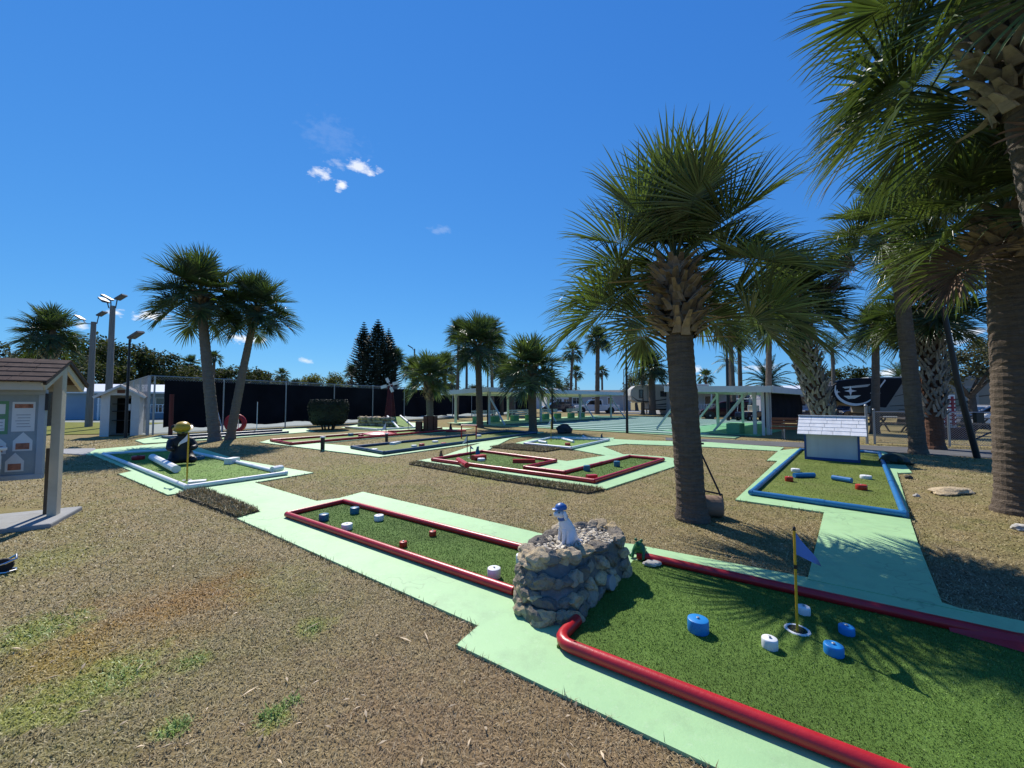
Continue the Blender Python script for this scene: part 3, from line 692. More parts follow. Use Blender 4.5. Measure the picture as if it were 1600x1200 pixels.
def fan_leaf(mb, rg, az, el, pet, bl, nl, droop=.5, lw=.034, mi=0, base=(0, 0, 0), sag=.35, pw=.014):
    f = Vector((math.cos(az) * math.cos(el), math.sin(az) * math.cos(el), math.sin(el)))
    p = Vector(base); pts = [p.copy()]; d = f.copy(); k = 5
    for i in range(k):
        p = p + d * pet / k; d = (d + Vector((0, 0, -1)) * sag / k * (1 if d.z > -.7 else .2)).normalized(); pts.append(p.copy())
    mb.tube(pts, [pw * 1.6, pw * 1.2, pw, pw * .9, pw * .8, pw * .6], 4, mi, cap=False)
    s = d.cross(Vector((0, 0, 1)))
    if s.length < .05: s = Vector((math.sin(az), -math.cos(az), 0))
    s.normalize(); u = s.cross(d).normalized()
    if u.z < 0 and d.z > -.8: s, u = -s, -u
    roll = rg.uniform(-.35, .35); R = Matrix.Rotation(roll, 3, d); s, u = R @ s, R @ u
    cost = bl * .42; amax = math.radians(rg.uniform(118, 142)); fold = rg.uniform(.25, .6)
    V, F = mb.v, mb.f
    for i in range(nl):
        t = i / (nl - 1) * 2 - 1; ang = t * amax
        cpos = cost * (1 - abs(t)) ** 1.1
        st = p + d * cpos + Vector((0, 0, -.28)) * cpos * cpos / max(bl, .1)
        dr = (d * math.cos(ang) + s * math.sin(ang) + u * fold * (abs(math.sin(ang)) - .15)).normalized()
        dr = (dr + Vector((rg.uniform(-1, 1), rg.uniform(-1, 1), rg.uniform(-1, 1))) * .05).normalized()
        L = bl * (1 - .30 * abs(t) ** 2.2) * rg.uniform(.88, 1.06) - cpos * .55
        g = droop * rg.uniform(.5, 1.5); lax = rg.random()
        wd = dr.cross(u).normalized() if abs(dr.dot(u)) < .97 else s
        nrm = wd.cross(dr).normalized(); tw = rg.uniform(-.35, .35)
        q = st; dd = dr.copy(); rows = []; ks = (0, .3, .56, .80, 1.0); ws = (.3, 1.1, .80, .5, .0); prev = 0
        for kk, w in zip(ks, ws):
            q = q + dd * L * (kk - prev); prev = kk
            gg = g * (kk ** 2.2) * (.9 + (1.6 if lax > .72 else 0))
            dd = (dd + Vector((0, 0, -1)) * gg * .55).normalized()
            a = tw * kk + .0; ww = (wd * math.cos(a) + nrm * math.sin(a)) * lw * .5 * w; kn = nrm * lw * .22 * w
            rows.append((q - ww + kn, q - kn * .6, q + ww + kn))
        o = len(V)
        for r in rows[:-1]: V += [tuple(x) for x in r]
        V.append(tuple(rows[-1][1]))
        for j in range(3):
            b = o + j * 3; F.append((b, b + 1, b + 4, b + 3)); F.append((b + 1, b + 2, b + 5, b + 4)); mb.m += [mi, mi]
        b = o + 9; F.append((b, b + 1, o + 12)); F.append((b + 1, b + 2, o + 12)); mb.m += [mi, mi]
def crown_mesh(name, seed, n=36, pet=.8, bl=.95, nl=34, e0=86, e1=-32, droop=.55, lw=.034, mats=None, r0=.12, zspread=.35, exp=1.0, dead=0, avoid=None):
    rg = random.Random(seed); mb = MB()
    for i in range(n):
        t = (i + .5) / n; az = i * 2.39996 + rg.uniform(-.25, .25)
        if avoid and t > .4 and avoid[0] < math.degrees(az) % 360 < avoid[1]: az += math.radians(rg.uniform(100, 230))
        el = math.radians(e0 + (e1 - e0) * t ** exp + rg.uniform(-7, 7))
        base = (r0 * t * math.cos(az), r0 * t * math.sin(az), zspread * (1 - t))
        fan_leaf(mb, rg, az, el, pet * rg.uniform(.82, 1.12) * (1 - .55 * (1 - t)), bl * rg.uniform(.88, 1.1), nl, droop * (.55 + .75 * t), lw, 1 if i >= n - dead else 0, base, sag=.2 + .45 * t)
    o = mb.build(name, mats or SABAL); me = o.data; bpy.data.objects.remove(o); return me
def feather_mesh(name, seed, n=20, L=2.2, e0=80, e1=-10, nl=34, lf=.45, arch=1.5, mats=None, vee=.35, lw=.03):
    rg = random.Random(seed); mb = MB()
    for i in range(n):
        t = (i + .5) / n; az = i * 2.39996 + rg.uniform(-.2, .2); el = math.radians(e0 + (e1 - e0) * t + rg.uniform(-6, 6)); l = L * rg.uniform(.85, 1.1)
        d = Vector((math.cos(az) * math.cos(el), math.sin(az) * math.cos(el), math.sin(el))); p = Vector((0, 0, 0)); pts = [p.copy()]; K = nl // 2
        for k in range(K):
            p = p + d * l / K; d = (d + Vector((0, 0, -1)) * arch / K * (.4 + 1.1 * k / K) * max(.15, 1 - .8 * max(0, -d.z))).normalized(); pts.append(p.copy())
        mb.tube(pts[::2] + [pts[-1]] if K % 2 else pts[::2], .018, 4, 0, False)
        for k in range(2, K + 1):
            d = (pts[k] - pts[k - 1]).normalized(); s = d.cross(Vector((0, 0, 1)))
            if s.length < .05: s = Vector((math.sin(az), -math.cos(az), 0))
            s.normalize(); u = s.cross(d); ln = lf * math.sin(PI * min(1, .12 + .86 * k / K)) ** .6 * rg.uniform(.8, 1.1)
            for sg in (-1, 1):
                for hh_ in (0, .5):
                    q = pts[k] - (pts[k] - pts[k - 1]) * hh_
                    dr = (s * sg + d * .55 + u * vee + Vector((rg.uniform(-.15, .15), rg.uniform(-.15, .15), rg.uniform(-.15, .15)))).normalized()
                    m1 = q + dr * ln * .5; e = m1 + (dr + Vector((0, 0, -.55))).normalized() * ln * .5; w = d * lw * .5
                    mb.add([q - w * .5, q + w * .5, m1 + w, m1 - w, e], [(0, 1, 2, 3), (3, 2, 4)])
    o = mb.build(name, mats or FEATHER); me = o.data; bpy.data.objects.remove(o); return me
def boots_mb(seed, prof, n, blen=.30, bw=.13, flare=.16, messy=0, lean=.45, th=.03):
    """prof(z 0..1) -> (centre x, y, z, radius); spiral rows of old leaf bases"""
    rg = random.Random(seed); mb = MB()
    for i in range(n):
        t = i / max(1, n - 1); x, y, z, r = prof(t); az = i * 2.39996 + rg.uniform(-.12, .12)
        o = Vector((math.cos(az), math.sin(az), 0)); tg = Vector((-o.y, o.x, 0)); ln = (1 if i % 2 else -1) * lean * rg.uniform(.5, 1.3)
        mess = rg.random() < messy * max(.1, 1 - t * 1.6)
        L = blen * rg.uniform(.75, 1.3) * (1.7 if mess else 1); fl = flare * rg.uniform(.6, 1.4) * (2.6 if mess else 1); up = -.15 if mess else 1
        P = Vector((x, y, z)) + o * (r * .86); rows = []
        for k, w, off, hz in ((0, 1., 0, 0), (.45, .8, .28, .5), (1., .42, 1, 1)):
            c = P + o * fl * off + tg * (ln * L * hz) + Vector((0, 0, L * hz * up * (.75 if mess else 1)))
            a = (o * .6 + Vector((0, 0, -.5)) * (0 if hz < 1 else .3)).normalized()
            h = tg * (bw * .5 * w); d = a * th * (1 - .3 * hz)
            rows += [c - h, c + h, c + h * .8 + d, c - h * .8 + d]
        fs = []
        for k in range(2):
            for j in range(4): fs.append((k * 4 + j, k * 4 + (j + 1) % 4, (k + 1) * 4 + (j + 1) % 4, (k + 1) * 4 + j))
        fs.append((8, 9, 10, 11)); mb.add(rows, fs)
    return mb
def trunk_path(h, top, bow=0.):
    """centre line from (0,0,0) to (top.x, top.y, h)"""
    def f(t):
        s = t + bow * math.sin(PI * t); return Vector((top[0] * s, top[1] * s, h * t))
    return f
def trunk_mb(f, h, r0, r1, seed, n=18, step=.05, flare=1.25, ring=.035):
    rg = random.Random(seed); K = max(8, int(h / step)); mb = MB(); vs, fs = [], []
    for i in range(K + 1):
        t = i / K; c = f(t); r = r0 + (r1 - r0) * t; r *= 1 + (flare - 1) * max(0, 1 - t * h / .35) ** 2
        rr = r * (1 + ring * ((i % 2) * 2 - 1) * rg.uniform(.4, 1.2))
        for j in range(n):
            a = 2 * PI * j / n; k = 1 + .05 * mnoise.noise(Vector((math.cos(a) * 2, math.sin(a) * 2, c.z * 5 + seed)))
            vs.append((c.x + rr * k * math.cos(a), c.y + rr * k * math.sin(a), c.z + (rg.uniform(-.012, .012) if 0 < i < K else 0)))
    for i in range(K):
        for j in range(n): fs.append((i * n + j, i * n + (j + 1) % n, (i + 1) * n + (j + 1) % n, (i + 1) * n + j))
    fs.append(tuple(range(K * n, (K + 1) * n))); mb.add(vs, fs); return mb
def crown_obj(me, root, loc, rz, sc, name='crown'):
    o = bpy.data.objects.new(name, me); COL.objects.link(o); o.parent = root; o.location = loc; o.rotation_euler = (0, 0, rz); o.scale = (sc,) * 3 if not hasattr(sc, '__len__') else sc; return o
def palm(label, base, h, top, r, me, sc=1., rz=0., bark=None, boots=None, step=.05, ring=.035, bow=0, n=18, tilt=None, name='palm_tree', group=None):
    """boots: (from fraction of h, count, length, width, flare, messy, radius gain, material)"""
    root = thing(name, label, 'palm tree', (base[0], base[1], 0), 0, group or 'palm trees of the park')
    f = trunk_path(h, top, bow); sd = hash(label) % 997 if False else sum(map(ord, label)) % 997
    trunk_mb(f, h, r[0], r[1], sd, n, step, 1.25, ring).build('trunk', bark or BARK, root)
    for b in (boots if isinstance(boots, list) else [boots] if boots else []):
        t0, cnt, bl, bw, fl, ms, gain, mt = b
        def prof(t):
            tt = t0 + (1.02 - t0) * t; c = f(tt); rad = (r[0] + (r[1] - r[0]) * tt) * (1 + gain * math.sin(PI * min(1, .15 + .85 * t)))
            return c.x, c.y, c.z, rad
        boots_mb(sd, prof, cnt, bl, bw, fl, ms).build('leaf_base', mt, root)
    c = f(1.0); co = crown_obj(me, root, (c.x, c.y, c.z - .08), rz, sc)
    if tilt: co.rotation_euler = (tilt[0], tilt[1], rz)
    return root
CR_A = crown_mesh('crown', 21, 42, .92, 1.02, 60, 86, -17, .5, .030, avoid=(185, 275))
CR_B = crown_mesh('crown', 33, 36, .92, .98, 56, 84, -26, .8, .032, [SABAL, DEADLEAF], dead=1)
CR_R = crown_mesh('crown', 44, 34, .95, 1.05, 56, 84, -52, .55, .033, exp=.8)
CR_D = crown_mesh('crown', 51, 36, .66, .90, 44, 88, -40, .6, .038, SABALD)
CR_F1 = crown_mesh('crown', 61, 36, .58, .90, 30, 86, -48, .7, .05, SABALD)
CR_F2 = crown_mesh('crown', 72, 34, .58, .88, 28, 84, -40, .7, .055, SABAL)
CR_F3 = crown_mesh('crown', 83, 26, .8, .72, 20, 82, -55, .35, .08, SABALD)
QUEEN = feather_mesh('crown', 5, 18, 2.3, 78, -12, 30, .55, 2.0, vee=.1, lw=.05)
CANARY = feather_mesh('crown', 9, 40, 2.2, 82, -18, 30, .34, 1.25, vee=.45, lw=.05)

# ------ near palms: base from the ground pixel, top from measured trunk head
b = G(1082, 812)
palm('large foreground palm with a ringed straight trunk and a ruff of brown leaf bases', b, 3.38, (-.18, .0), (.185, .172), CR_A, 1.04, 0, BARK,
     [(.735, 150, .15, .13, .15, .16, .62, BOOT), (.745, 60, .17, .10, .22, .35, .85, BOOT)], .045, .022, n=26)
b = G(1590, 802)
palm('thick trunked palm nearest the right edge with light brown ridged bark', b, 4.35, (.22, .1), (.215, .225), CR_B, 1.04, 1.2, BARK, [(.84, 120, .17, .16, .17, .20, .7, BOOT)], .05, .03, n=26)
palm('tall palm above the upper right corner with a bulging cone of grey leaf bases', (6.72, 4.45), 6.55, (-.80, .05), (.21, .20), CR_R, 1.34, 2.0, BARKG, [(.76, 170, .20, .16, .16, .12, 1.0, BOOTG)], .05, .03, n=26)
b = G(1435, 709)
palm('straight dark trunked palm at the grey walk in front of the criss cross palm', b, 6.9, (-.3, .1), (.205, .18), CR_B, 1.4, .7, BARK, [(.82, 90, .34, .13, .18, .25, .8, BOOT)], .07, .03)
b = G(1452, 704)
palm('stout palm by the walk with dark criss cross leaf bases over a reddish foot', (b[0] + .55, b[1] + .35), 4.7, (.1, .1), (.25, .24), CR_D, 1.3, .9, BARKR, [(.22, 340, .30, .10, .10, 0, .62, BOOTG)], .07, .02)
palm('leaning palm with pale criss cross leaf bases behind the white shingled shed', (11.35, 14.0), 5.2, (-1.05, .3), (.27, .27), CR_D, 1.45, 1.9, BARKR, [(.2, 380, .32, .105, .11, 0, .55, BOOTG)], .07, .02, bow=.08)
# twin palms left
b = G(336, 689)
palm('left and fatter of the twin leaning palms behind the bear lane', b, 6.0, (-.95, .2), (.22, .165), CR_D, 1.45, .3, BARKG, [(.86, 110, .22, .16, .2, .4, .8, BOOT)], .08, .03, bow=.03)
b = G(354, 687)
palm('right and thinner of the twin leaning palms behind the bear lane', (b[0], b[1] + .2), 5.6, (.75, .3), (.18, .13), CR_D, 1.25, 2.2, BARKG, [(.88, 80, .22, .14, .18, .4, .7, BOOT)], .08, .03, bow=-.04)
# middle palms
b = G(833, 675)
palm('bushy palm with dark trunk beside the shuffleboard court', b, 3.25, (-.1, 0), (.22, .21), CR_F2, 1.5, .3, BARK, [(.68, 60, .42, .2, .18, .1, .45, BOOT)], .1, .03)
b = G(750, 668)
palm('taller upright palm with a round crown left of the court', b, 5.1, (-.15, 0), (.21, .19), CR_F1, 1.5, 1.3, BARK, [(.86, 36, .42, .2, .2, .5, .4, BOOT)], .1, .03)
b = G(673, 671)
palm('small palm rising out of the brown wooden box', b, 3.0, (-.15, 0), (.20, .21), CR_F2, 1.15, 2.3, BARKG, [(.55, 60, .34, .18, .16, .1, .5, BOOT)], .1, .03)
palm('dark palm over the notice board roof at far left', (XA(76, 26), 26), 6.0, (0, 0), (.36, .34), CR_F1, 1.5, .5, BARK, [(.7, 40, .5, .25, .25, .2, .3, BOOTG)], .12, .03)
# ------ far palms, sharing crowns: label, px, crown px y, depth, trunk radius, crown, scale, lean
for lab, px, py, Y, r, me, sc, ln in [
    ('thin palm just left of the tall court palm, its crown touching it', 717, 520, 36, .16, CR_F1, 1.05, .2),
    ('thin palm just right of the tall court palm, its crown overlapping', 766, 522, 38, .15, CR_F1, 1.35, -.3),
    ('tiny palm far behind, between two thin trunks', 729, 558, 60, .2, CR_F3, 1.2, 0),
    ('slender palm above the left end of the grey mobile home', 895, 551, 62, .22, CR_F3, 1.5, .5),
    ('tall slender palm above the white pickup truck', 935, 532, 52, .30, CR_F1, 1.65, .2),
    ('tiny palm behind the tall palm over the pickup', 941, 582, 90, .25, CR_F3, 1.3, 0),
    ('tiny palm behind the slender palm at the mobile home', 900, 583, 88, .25, CR_F3, 1.5, 0),
    ('palm with a round dark top in front of the cream travel trailer', 1004, 548, 50, .22, CR_F1, 1.25, 0),
    ('shaggy low palm hiding the side of the cream travel trailer', 1019, 577, 48, .40, CR_F1, 1.85, 0),
    ('palm clump left of the bushy court palm, nearer trunk', 800, 585, 44, .3, CR_F1, 1.5, 0),
    ('palm clump left of the bushy court palm, farther trunk', 784, 574, 48, .22, CR_F1, 1.45, 0),
    ('palm standing behind the boxed palm on its right', 695, 575, 46, .22, CR_F2, 1.5, 0),
    ('palm standing behind the boxed palm on its left', 646, 578, 48, .22, CR_F2, 1.35, 0),
    ('palm at the right foot of the dark pine group', 617, 562, 58, .22, CR_F1, 1.4, 0),
    ('small pale palm at the left foot of the dark pine group', 549, 582, 62, .22, CR_F2, 1.0, 0),
    ('taller of the two fan palms behind the right pavilion', 1143, 508, 36, .20, CR_F3, 1.45, -.2),
    ('shorter of the two fan palms behind the right pavilion', 1157, 527, 37, .19, CR_F3, 1.15, 0),
    ('thin trunked palm in front of the leaning criss cross palm', 1206, 492, 24, .16, CR_F2, 1.1, .3),
    ('thin crooked palm beside the dark travel trailer', 1372, 513, 20, .17, CR_F1, 1.05, .25),
    ('tiny round palm on the skyline left of the right pavilion homes', 1103, 590, 95, .3, CR_F3, 1.7, 0),
    ('tiny palm seen between the twin leaning palms', 333, 560, 62, .2, CR_F3, 1.0, 0),
    ('small palm top in the left tree line', 296, 571, 80, .25, CR_F3, 1.7, 0),
    ('small palm on the skyline right of the twin palms', 440, 587, 110, .4, CR_F3, 1.7, 0),
    ('low palm behind the screened fence near the boxed palm', 706, 600, 80, .3, CR_F3, 1.5, 0),
]:
    h = ZA(py, Y); palm(lab, (XA(px, Y) - ln, Y), h, (ln, 0), (r * 1.1, r * .85), me, sc, px * .37, BARK, (.93, 14, .45, .22, .2, .3, .3, BOOT), max(.25, h / 30), .03, n=10, bow=.1 if 'crooked' in lab else 0)
for lab, px, py, Y, r, me, sc in [
    ('drooping queen palm behind the leaning criss cross palm', 1303, 545, 30, .13, QUEEN, 1.05),
    ('small queen palm behind the street light', 1141, 568, 44, .14, QUEEN, .95),
    ('broad date palm with arching fronds behind the pavilion tarp', 1200, 598, 34, .35, CANARY, 1.15),
    ('low spiky sunlit palm behind the thin crooked palm', 1408, 590, 30, .25, CANARY, .75),
]:
    h = ZA(py, Y); palm(lab, (XA(px, Y), Y), h, (0, 0), (r * 1.1, r * .85), me, sc, px * .11, BARKG, None, .3, .03, n=10)
# hanging brown fronds of the corner palm
mb = MB(); rg = random.Random(3)
for k in range(3):
    fan_leaf(mb, rg, 3.6 + k * .9, -1.0, .30, .42, 9, .6, .05, 0, (0, 0, 0), .3)
o = mb.build('dead_frond', DEADLEAF, loc=(-.82, -.15, 4.9)); o.parent = bpy.data.objects['palm_tree.002']

# ================================================================== BROADLEAF TREES
def canopy_mesh(seed, n_cl=46, n_leaf=110, ls=.34, R=(1, 1, .75), mat=None, solid=.45):
    rg = random.Random(seed); mb = MB(); V, F = mb.v, mb.f
    for i in range(n_cl):
        while True:
            p = Vector((rg.uniform(-1, 1), rg.uniform(-1, 1), rg.uniform(-.55, 1)))
            if solid < p.length < 1: break
        c = Vector((p.x * R[0], p.y * R[1], p.z * R[2])); cr = rg.uniform(.16, .30)
        for k in range(n_leaf):
            d = Vector((rg.gauss(0, 1), rg.gauss(0, 1), rg.gauss(0, .75))).normalized() * cr * rg.random() ** .4
            q = c + d; a = Vector((rg.uniform(-1, 1), rg.uniform(-1, 1), rg.uniform(-.6, .6))).normalized(); b = a.cross(Vector((rg.uniform(-1, 1), rg.uniform(-1, 1), 1))).normalized(); s = ls * .1 * rg.uniform(.6, 1.4)
            o = len(V); V += [tuple(q - a * s), tuple(q + b * s * .6), tuple(q + a * s), tuple(q - b * s * .6)]; F.append((o, o + 1, o + 2, o + 3)); mb.m.append(0)
    o = mb.build('canopy', mat); me = o.data; bpy.data.objects.remove(o); return me
OAKL = leafmat('oak_leaf', (.030, .042, .014), (.065, .075, .026), .8, .2, (.10, .095, .05), .15)
OAKG = leafmat('greyish_oak_leaf', (.075, .08, .05), (.12, .115, .07), .85, .2, None, .15)
OLIVEL = leafmat('olive_green_leaf', (.08, .09, .02), (.14, .14, .04), .8, .25, None, .15)
TRUNKM = M('tree_bark', (.10, .085, .07), .9, .3, 5, .6, 20, .1)
CAN = [canopy_mesh(i, 52, 120, .42, (1, 1, .8), OAKL) for i in (1, 2)] + [canopy_mesh(3, 42, 110, .40, (1, 1, .8), OAKG, .3), canopy_mesh(4, 50, 120, .40, (1, 1, .8), OLIVEL)]
def tree(label, px, Y, topy, wpx, k, base=0., group='trees beyond the park'):
    H = ZA(topy, Y); rad = wpx / 2 / FOC * Y; ch = min(H * .46, rad * .9)
    root = thing('broadleaf_tree', label, 'tree', (XA(px, Y), Y, base), 0, group)
    mb = MB(); rg = random.Random(int(px)); z0 = max(.8, H - ch * 1.9); mb.tube([(0, 0, 0), (rg.uniform(-.2, .2), 0, z0 * .6), (rg.uniform(-.3, .3), 0, z0 + .2)], [rad * .07 + .12, rad * .05 + .1, rad * .04 + .06], 8)
    for i in range(6):
        a = i * 1.05 + rg.random(); mb.tube([(0, 0, z0), (math.cos(a) * rad * .35, math.sin(a) * rad * .35, z0 + ch * .5), (math.cos(a) * rad * .75, math.sin(a) * rad * .75, z0 + ch * rg.uniform(.6, 1.3))], [rad * .03 + .06, .08, .03], 6)
    mb.build('trunk', TRUNKM, root)
    o = crown_obj(CAN[k], root, (0, 0, H - ch * .98), px * .7, (rad, rad, ch / .8)); return root
for a in [
    ('big oak at the far left edge behind the notice board', -10, 55, 548, 170, 0), ('greyish oak behind the dark palm at far left', 40, 60, 540, 110, 2), ('dark oak between the far left palm and the light poles', 128, 62, 528, 110, 0),
    ('dense oak behind the tallest floodlight pole', 190, 58, 533, 100, 1), ('round oak right of the white shed roof', 240, 60, 552, 90, 0), ('oak low behind the white shed', 150, 50, 565, 110, 1),
    ('low oak at the left end of the screened fence', 272, 70, 574, 80, 1), ('wide tree behind the left twin palm', 322, 80, 574, 110, 0), ('tree behind the right twin palm', 375, 82, 572, 86, 1), ('low bush tree right of the twin palms', 405, 90, 583, 70, 0),
    ('rounded olive tree above the fence left of the hedge', 508, 85, 581, 66, 3), ('low dark tree left of the olive tree', 478, 95, 590, 44, 1), ('low dark tree right of the olive tree', 541, 95, 594, 36, 0), ('low dark tree on the skyline right of the twin palms', 452, 100, 593, 40, 0), ('far small tree on the skyline left of the olive tree', 428, 100, 594, 36, 1),
    ('bare greyish tree above the grey mobile home', 876, 75, 591, 50, 2), ('greyish tree behind the palm at the trailer', 995, 70, 578, 56, 2), ('dark tree low behind the boxed palm', 690, 95, 597, 40, 1),
    ('dark tree above the dark travel trailer', 1328, 75, 576, 90, 0), ('olive tree right of the dark travel trailer roof', 1372, 80, 585, 80, 3), ('tree behind the leaning criss cross palm', 1270, 85, 590, 60, 0),
    ('grey green oak behind the dark slanting pole', 1515, 24, 527, 110, 2), ('grey green oak filling the right edge beyond the palms', 1620, 27, 515, 150, 2), ('low far tree behind the pavilion roof', 740, 110, 602, 50, 0),
]: tree(*a)

# Norfolk pines
NORF = leafmat('norfolk_needles', (.010, .020, .010), (.020, .032, .015), .6, .05)
def norfolk(label, px, Y, topy, wpx, seed):
    H = ZA(topy, Y); R = wpx / 2 / FOC * Y * 1.35; rg = random.Random(seed); root = thing('norfolk_pine', label, 'pine tree', (XA(px, Y), Y, 0), 0, 'dark pines behind the screened fence')
    mb = MB(); mb.tube([(0, 0, 0), (0, 0, H * .98)], [.3, .03], 8); mb.build('trunk', TRUNKM, root)
    mb = MB(); nt_ = int(H / .36)
    for i in range(3, nt_ + 1):
        z = H * i / nt_ * .985; t = i / nt_; L = R * min(1, (1 - t) * 1.9 + .07) * rg.uniform(.85, 1.05); a0 = rg.random() * 6.28
        for k in range(8):
            a = a0 + k * PI / 4 + rg.uniform(-.15, .15); d = Vector((math.cos(a), math.sin(a), 0)); s = Vector((-d.y, d.x, 0)); pts = [Vector((0, 0, z)) + d * L * q + Vector((0, 0, L * (-.10 * q + .34 * q * q))) for q in (0, .3, .6, .85, 1)]
            mb.tube(pts, [.05, .045, .04, .03, .02], 4)
            for q in range(1, 5):
                for j in range(5):
                    p = pts[q - 1].lerp(pts[q], j / 5 + .1); w = (.46 - .05 * q) * min(1, L)
                    for sg in (-1, 1):
                        e = p + s * sg * w + d * w * .7 + Vector((0, 0, w * rg.uniform(.3, .9))); mb.add([p - d * .05, p + d * .05, e + d * .04, e - Vector((0, 0, .05))], [(0, 1, 2, 3)])
    mb.build('crown', NORF, root)
norfolk('left dark norfolk pine of the group of three', 567, 57, 502, 36, 1)
norfolk('middle and tallest dark norfolk pine of the three', 589, 55, 498, 48, 2)
norfolk('right dark norfolk pine with a broken off top', 606, 58, 512, 34, 3)

# clipped hedge bush
x, y = G(513, 671); root = thing('hedge_bush', 'dark clipped drum shaped bush in front of the screened fence', 'bush', (x, y, 0))
HEDGE = leafmat('hedge_leaf', (.008, .015, .006), (.014, .022, .008), .8, .02)
rg = random.Random(5); mb = MB(); rx, hz, zb = 1.06, 1.62, .28
prof = [(.75, zb), (.98, zb + .25), (1.06, zb + .8), (1.06, zb + 1.15), (.98, zb + 1.36), (.7, zb + 1.44)]
mb.lathe([(r * .93, z) for r, z in prof], n=28)
for i in range(9000):
    q = rg.random() * (len(prof) - 1); j = int(q); t = q - j; r = prof[j][0] * (1 - t) + prof[j + 1][0] * t; z = prof[j][1] * (1 - t) + prof[j + 1][1] * t
    if rg.random() < .22: r *= rg.random() ** .5 * .95; z = zb + 1.44 + rg.uniform(-.02, .03)
    r *= rg.uniform(.94, 1.045); a = rg.random() * 6.283; p = Vector((r * math.cos(a), r * math.sin(a), z)); u = Vector((rg.gauss(0, 1), rg.gauss(0, 1), rg.gauss(0, 1))).normalized(); v = u.cross(Vector((rg.gauss(0, 1), rg.gauss(0, 1), rg.gauss(0, 1)))).normalized(); s = .035
    mb.add([p - u * s, p + v * s * .6, p + u * s, p - v * s * .6], [(0, 1, 2, 3)])
mb.build('foliage', HEDGE, root)
mb = MB()
for a in range(5): mb.tube([(.3 * math.cos(a * 1.3), .3 * math.sin(a * 1.3), 0), (.45 * math.cos(a * 1.3), .45 * math.sin(a * 1.3), .5)], .05, 6)
mb.build('stem', TRUNKM, root)
# ================================================================== STONE PLANTER
def stonemat():
    m, nt, N, L, bs = newmat('rubble_stone')
    co = coord(nt, 'Object')
    c = ramp(nt, noise(nt, 4, 6, .65, co), [(.3, (.24, .215, .175)), (.5, (.39, .345, .28)), (.72, (.50, .45, .37))])
    g = nt.nodes.new('ShaderNodeNewGeometry').outputs['Random Per Island']
    c = mix(nt, 1., c, ramp(nt, g, [(0, (.55, .55, .57)), (.35, (1., .95, .88)), (.7, (1.35, 1.25, 1.08)), (1, (1.7, 1.45, 1.0))]), 'MULTIPLY')
    c = mix(nt, ramp(nt, noise(nt, 7, 6, .7, co), [(.55, 0.), (.7, .6)]), c, (.36, .24, .10))
    c = mix(nt, ramp(nt, noise(nt, 28, 6, .75, co), [(.52, 0.), (.70, .7)]), c, (.11, .10, .085))
    L.new(c, bs.inputs['Base Color']); bs.inputs['Roughness'].default_value = .95; bs.inputs['Specular IOR Level'].default_value = .15
    bump(nt, bs, noise(nt, 34, 9, .75, co), 1., .03); return m
STONE = stonemat()
MORTAR = M('grey_mortar', (.17, .16, .145), .95, .3, 14, .8, 60, .1)
PEBB = M('pale_pebble', (.50, .44, .34), .8, .3, 9, .2, 60, .2, isl=.35)
base = [(.05, 2.98), (.18, 2.83), (.45, 2.83), (.68, 3.22), (1.06, 3.66), (1.08, 3.94), (.94, 4.08), (.66, 4.06), (.40, 3.95), (.18, 3.62), (.03, 3.22)]
top = [(.12, 3.13), (.22, 3.06), (.42, 3.13), (.62, 3.32), (.98, 3.58), (.99, 3.84), (.90, 4.0), (.68, 3.98), (.46, 3.89), (.26, 3.64), (.08, 3.25)]
HT = .36
pc = Vector((.56, 3.46, 0)); root = thing('stone_planter', 'low rubble stone planter filled with pale gravel between two red bordered lanes', 'stone planter', (pc.x, pc.y, .03))
def ringp(t, s, shrink=1.):
    n = len(base); q = (s % 1) * n; i = int(q) % n; f = q - int(q)
    a = Vector(base[i]).lerp(Vector(base[(i + 1) % n]), f); b = Vector(top[i]).lerp(Vector(top[(i + 1) % n]), f); p = a.lerp(b, t)
    return Vector((p.x - pc.x, p.y - pc.y)) * shrink
mb = MB(); K = 54; vs = []
for t in (0, .25, .5, .75, .93):
    for k in range(K): p = ringp(t, k / K, .965); vs.append((p.x, p.y, t * HT - .04 * (t == 0)))
for k in range(K): p = ringp(.93, k / K, .80); vs.append((p.x, p.y, HT * .93))
for k in range(K): p = ringp(.9, k / K, .78); vs.append((p.x, p.y, HT * .6))
fs = [(r * K + k, r * K + (k + 1) % K, (r + 1) * K + (k + 1) % K, (r + 1) * K + k) for r in range(6) for k in range(K)]; fs.append(tuple(range(6 * K, 7 * K)))
mb.add(vs, fs); mb.build('mortar_core', MORTAR, root)
rg = random.Random(8); mb = MB()
for row, (t, sz) in enumerate(((.06, .10), (.32, .095), (.60, .09))):
    n = 30 if row else 28
    for k in range(n):
        s = (k + .5 * (row % 2) + rg.uniform(-.25, .25)) / n; p = ringp(t + rg.uniform(-.05, .05), s, .955); nx = ringp(t, s + .005) - ringp(t, s - .005); a = math.atan2(nx.y, nx.x)
        R = Matrix.Rotation(a, 3, 'Z') @ Matrix.Rotation(rg.uniform(-.5, .5), 3, 'Y'); z = sz * rg.uniform(.65, 1.2)
        mb.blob((p.x, p.y, max(.03, t * HT + rg.uniform(-.02, .02))), (z * rg.uniform(.7, 1.1), .055 * rg.uniform(.7, 1.3), z * rg.uniform(.5, .75)), row * 50 + k, .20, 1.6, 3, R, cuts=7)
mb.build('wall_stone', STONE, root)
mb = MB(); n = 19
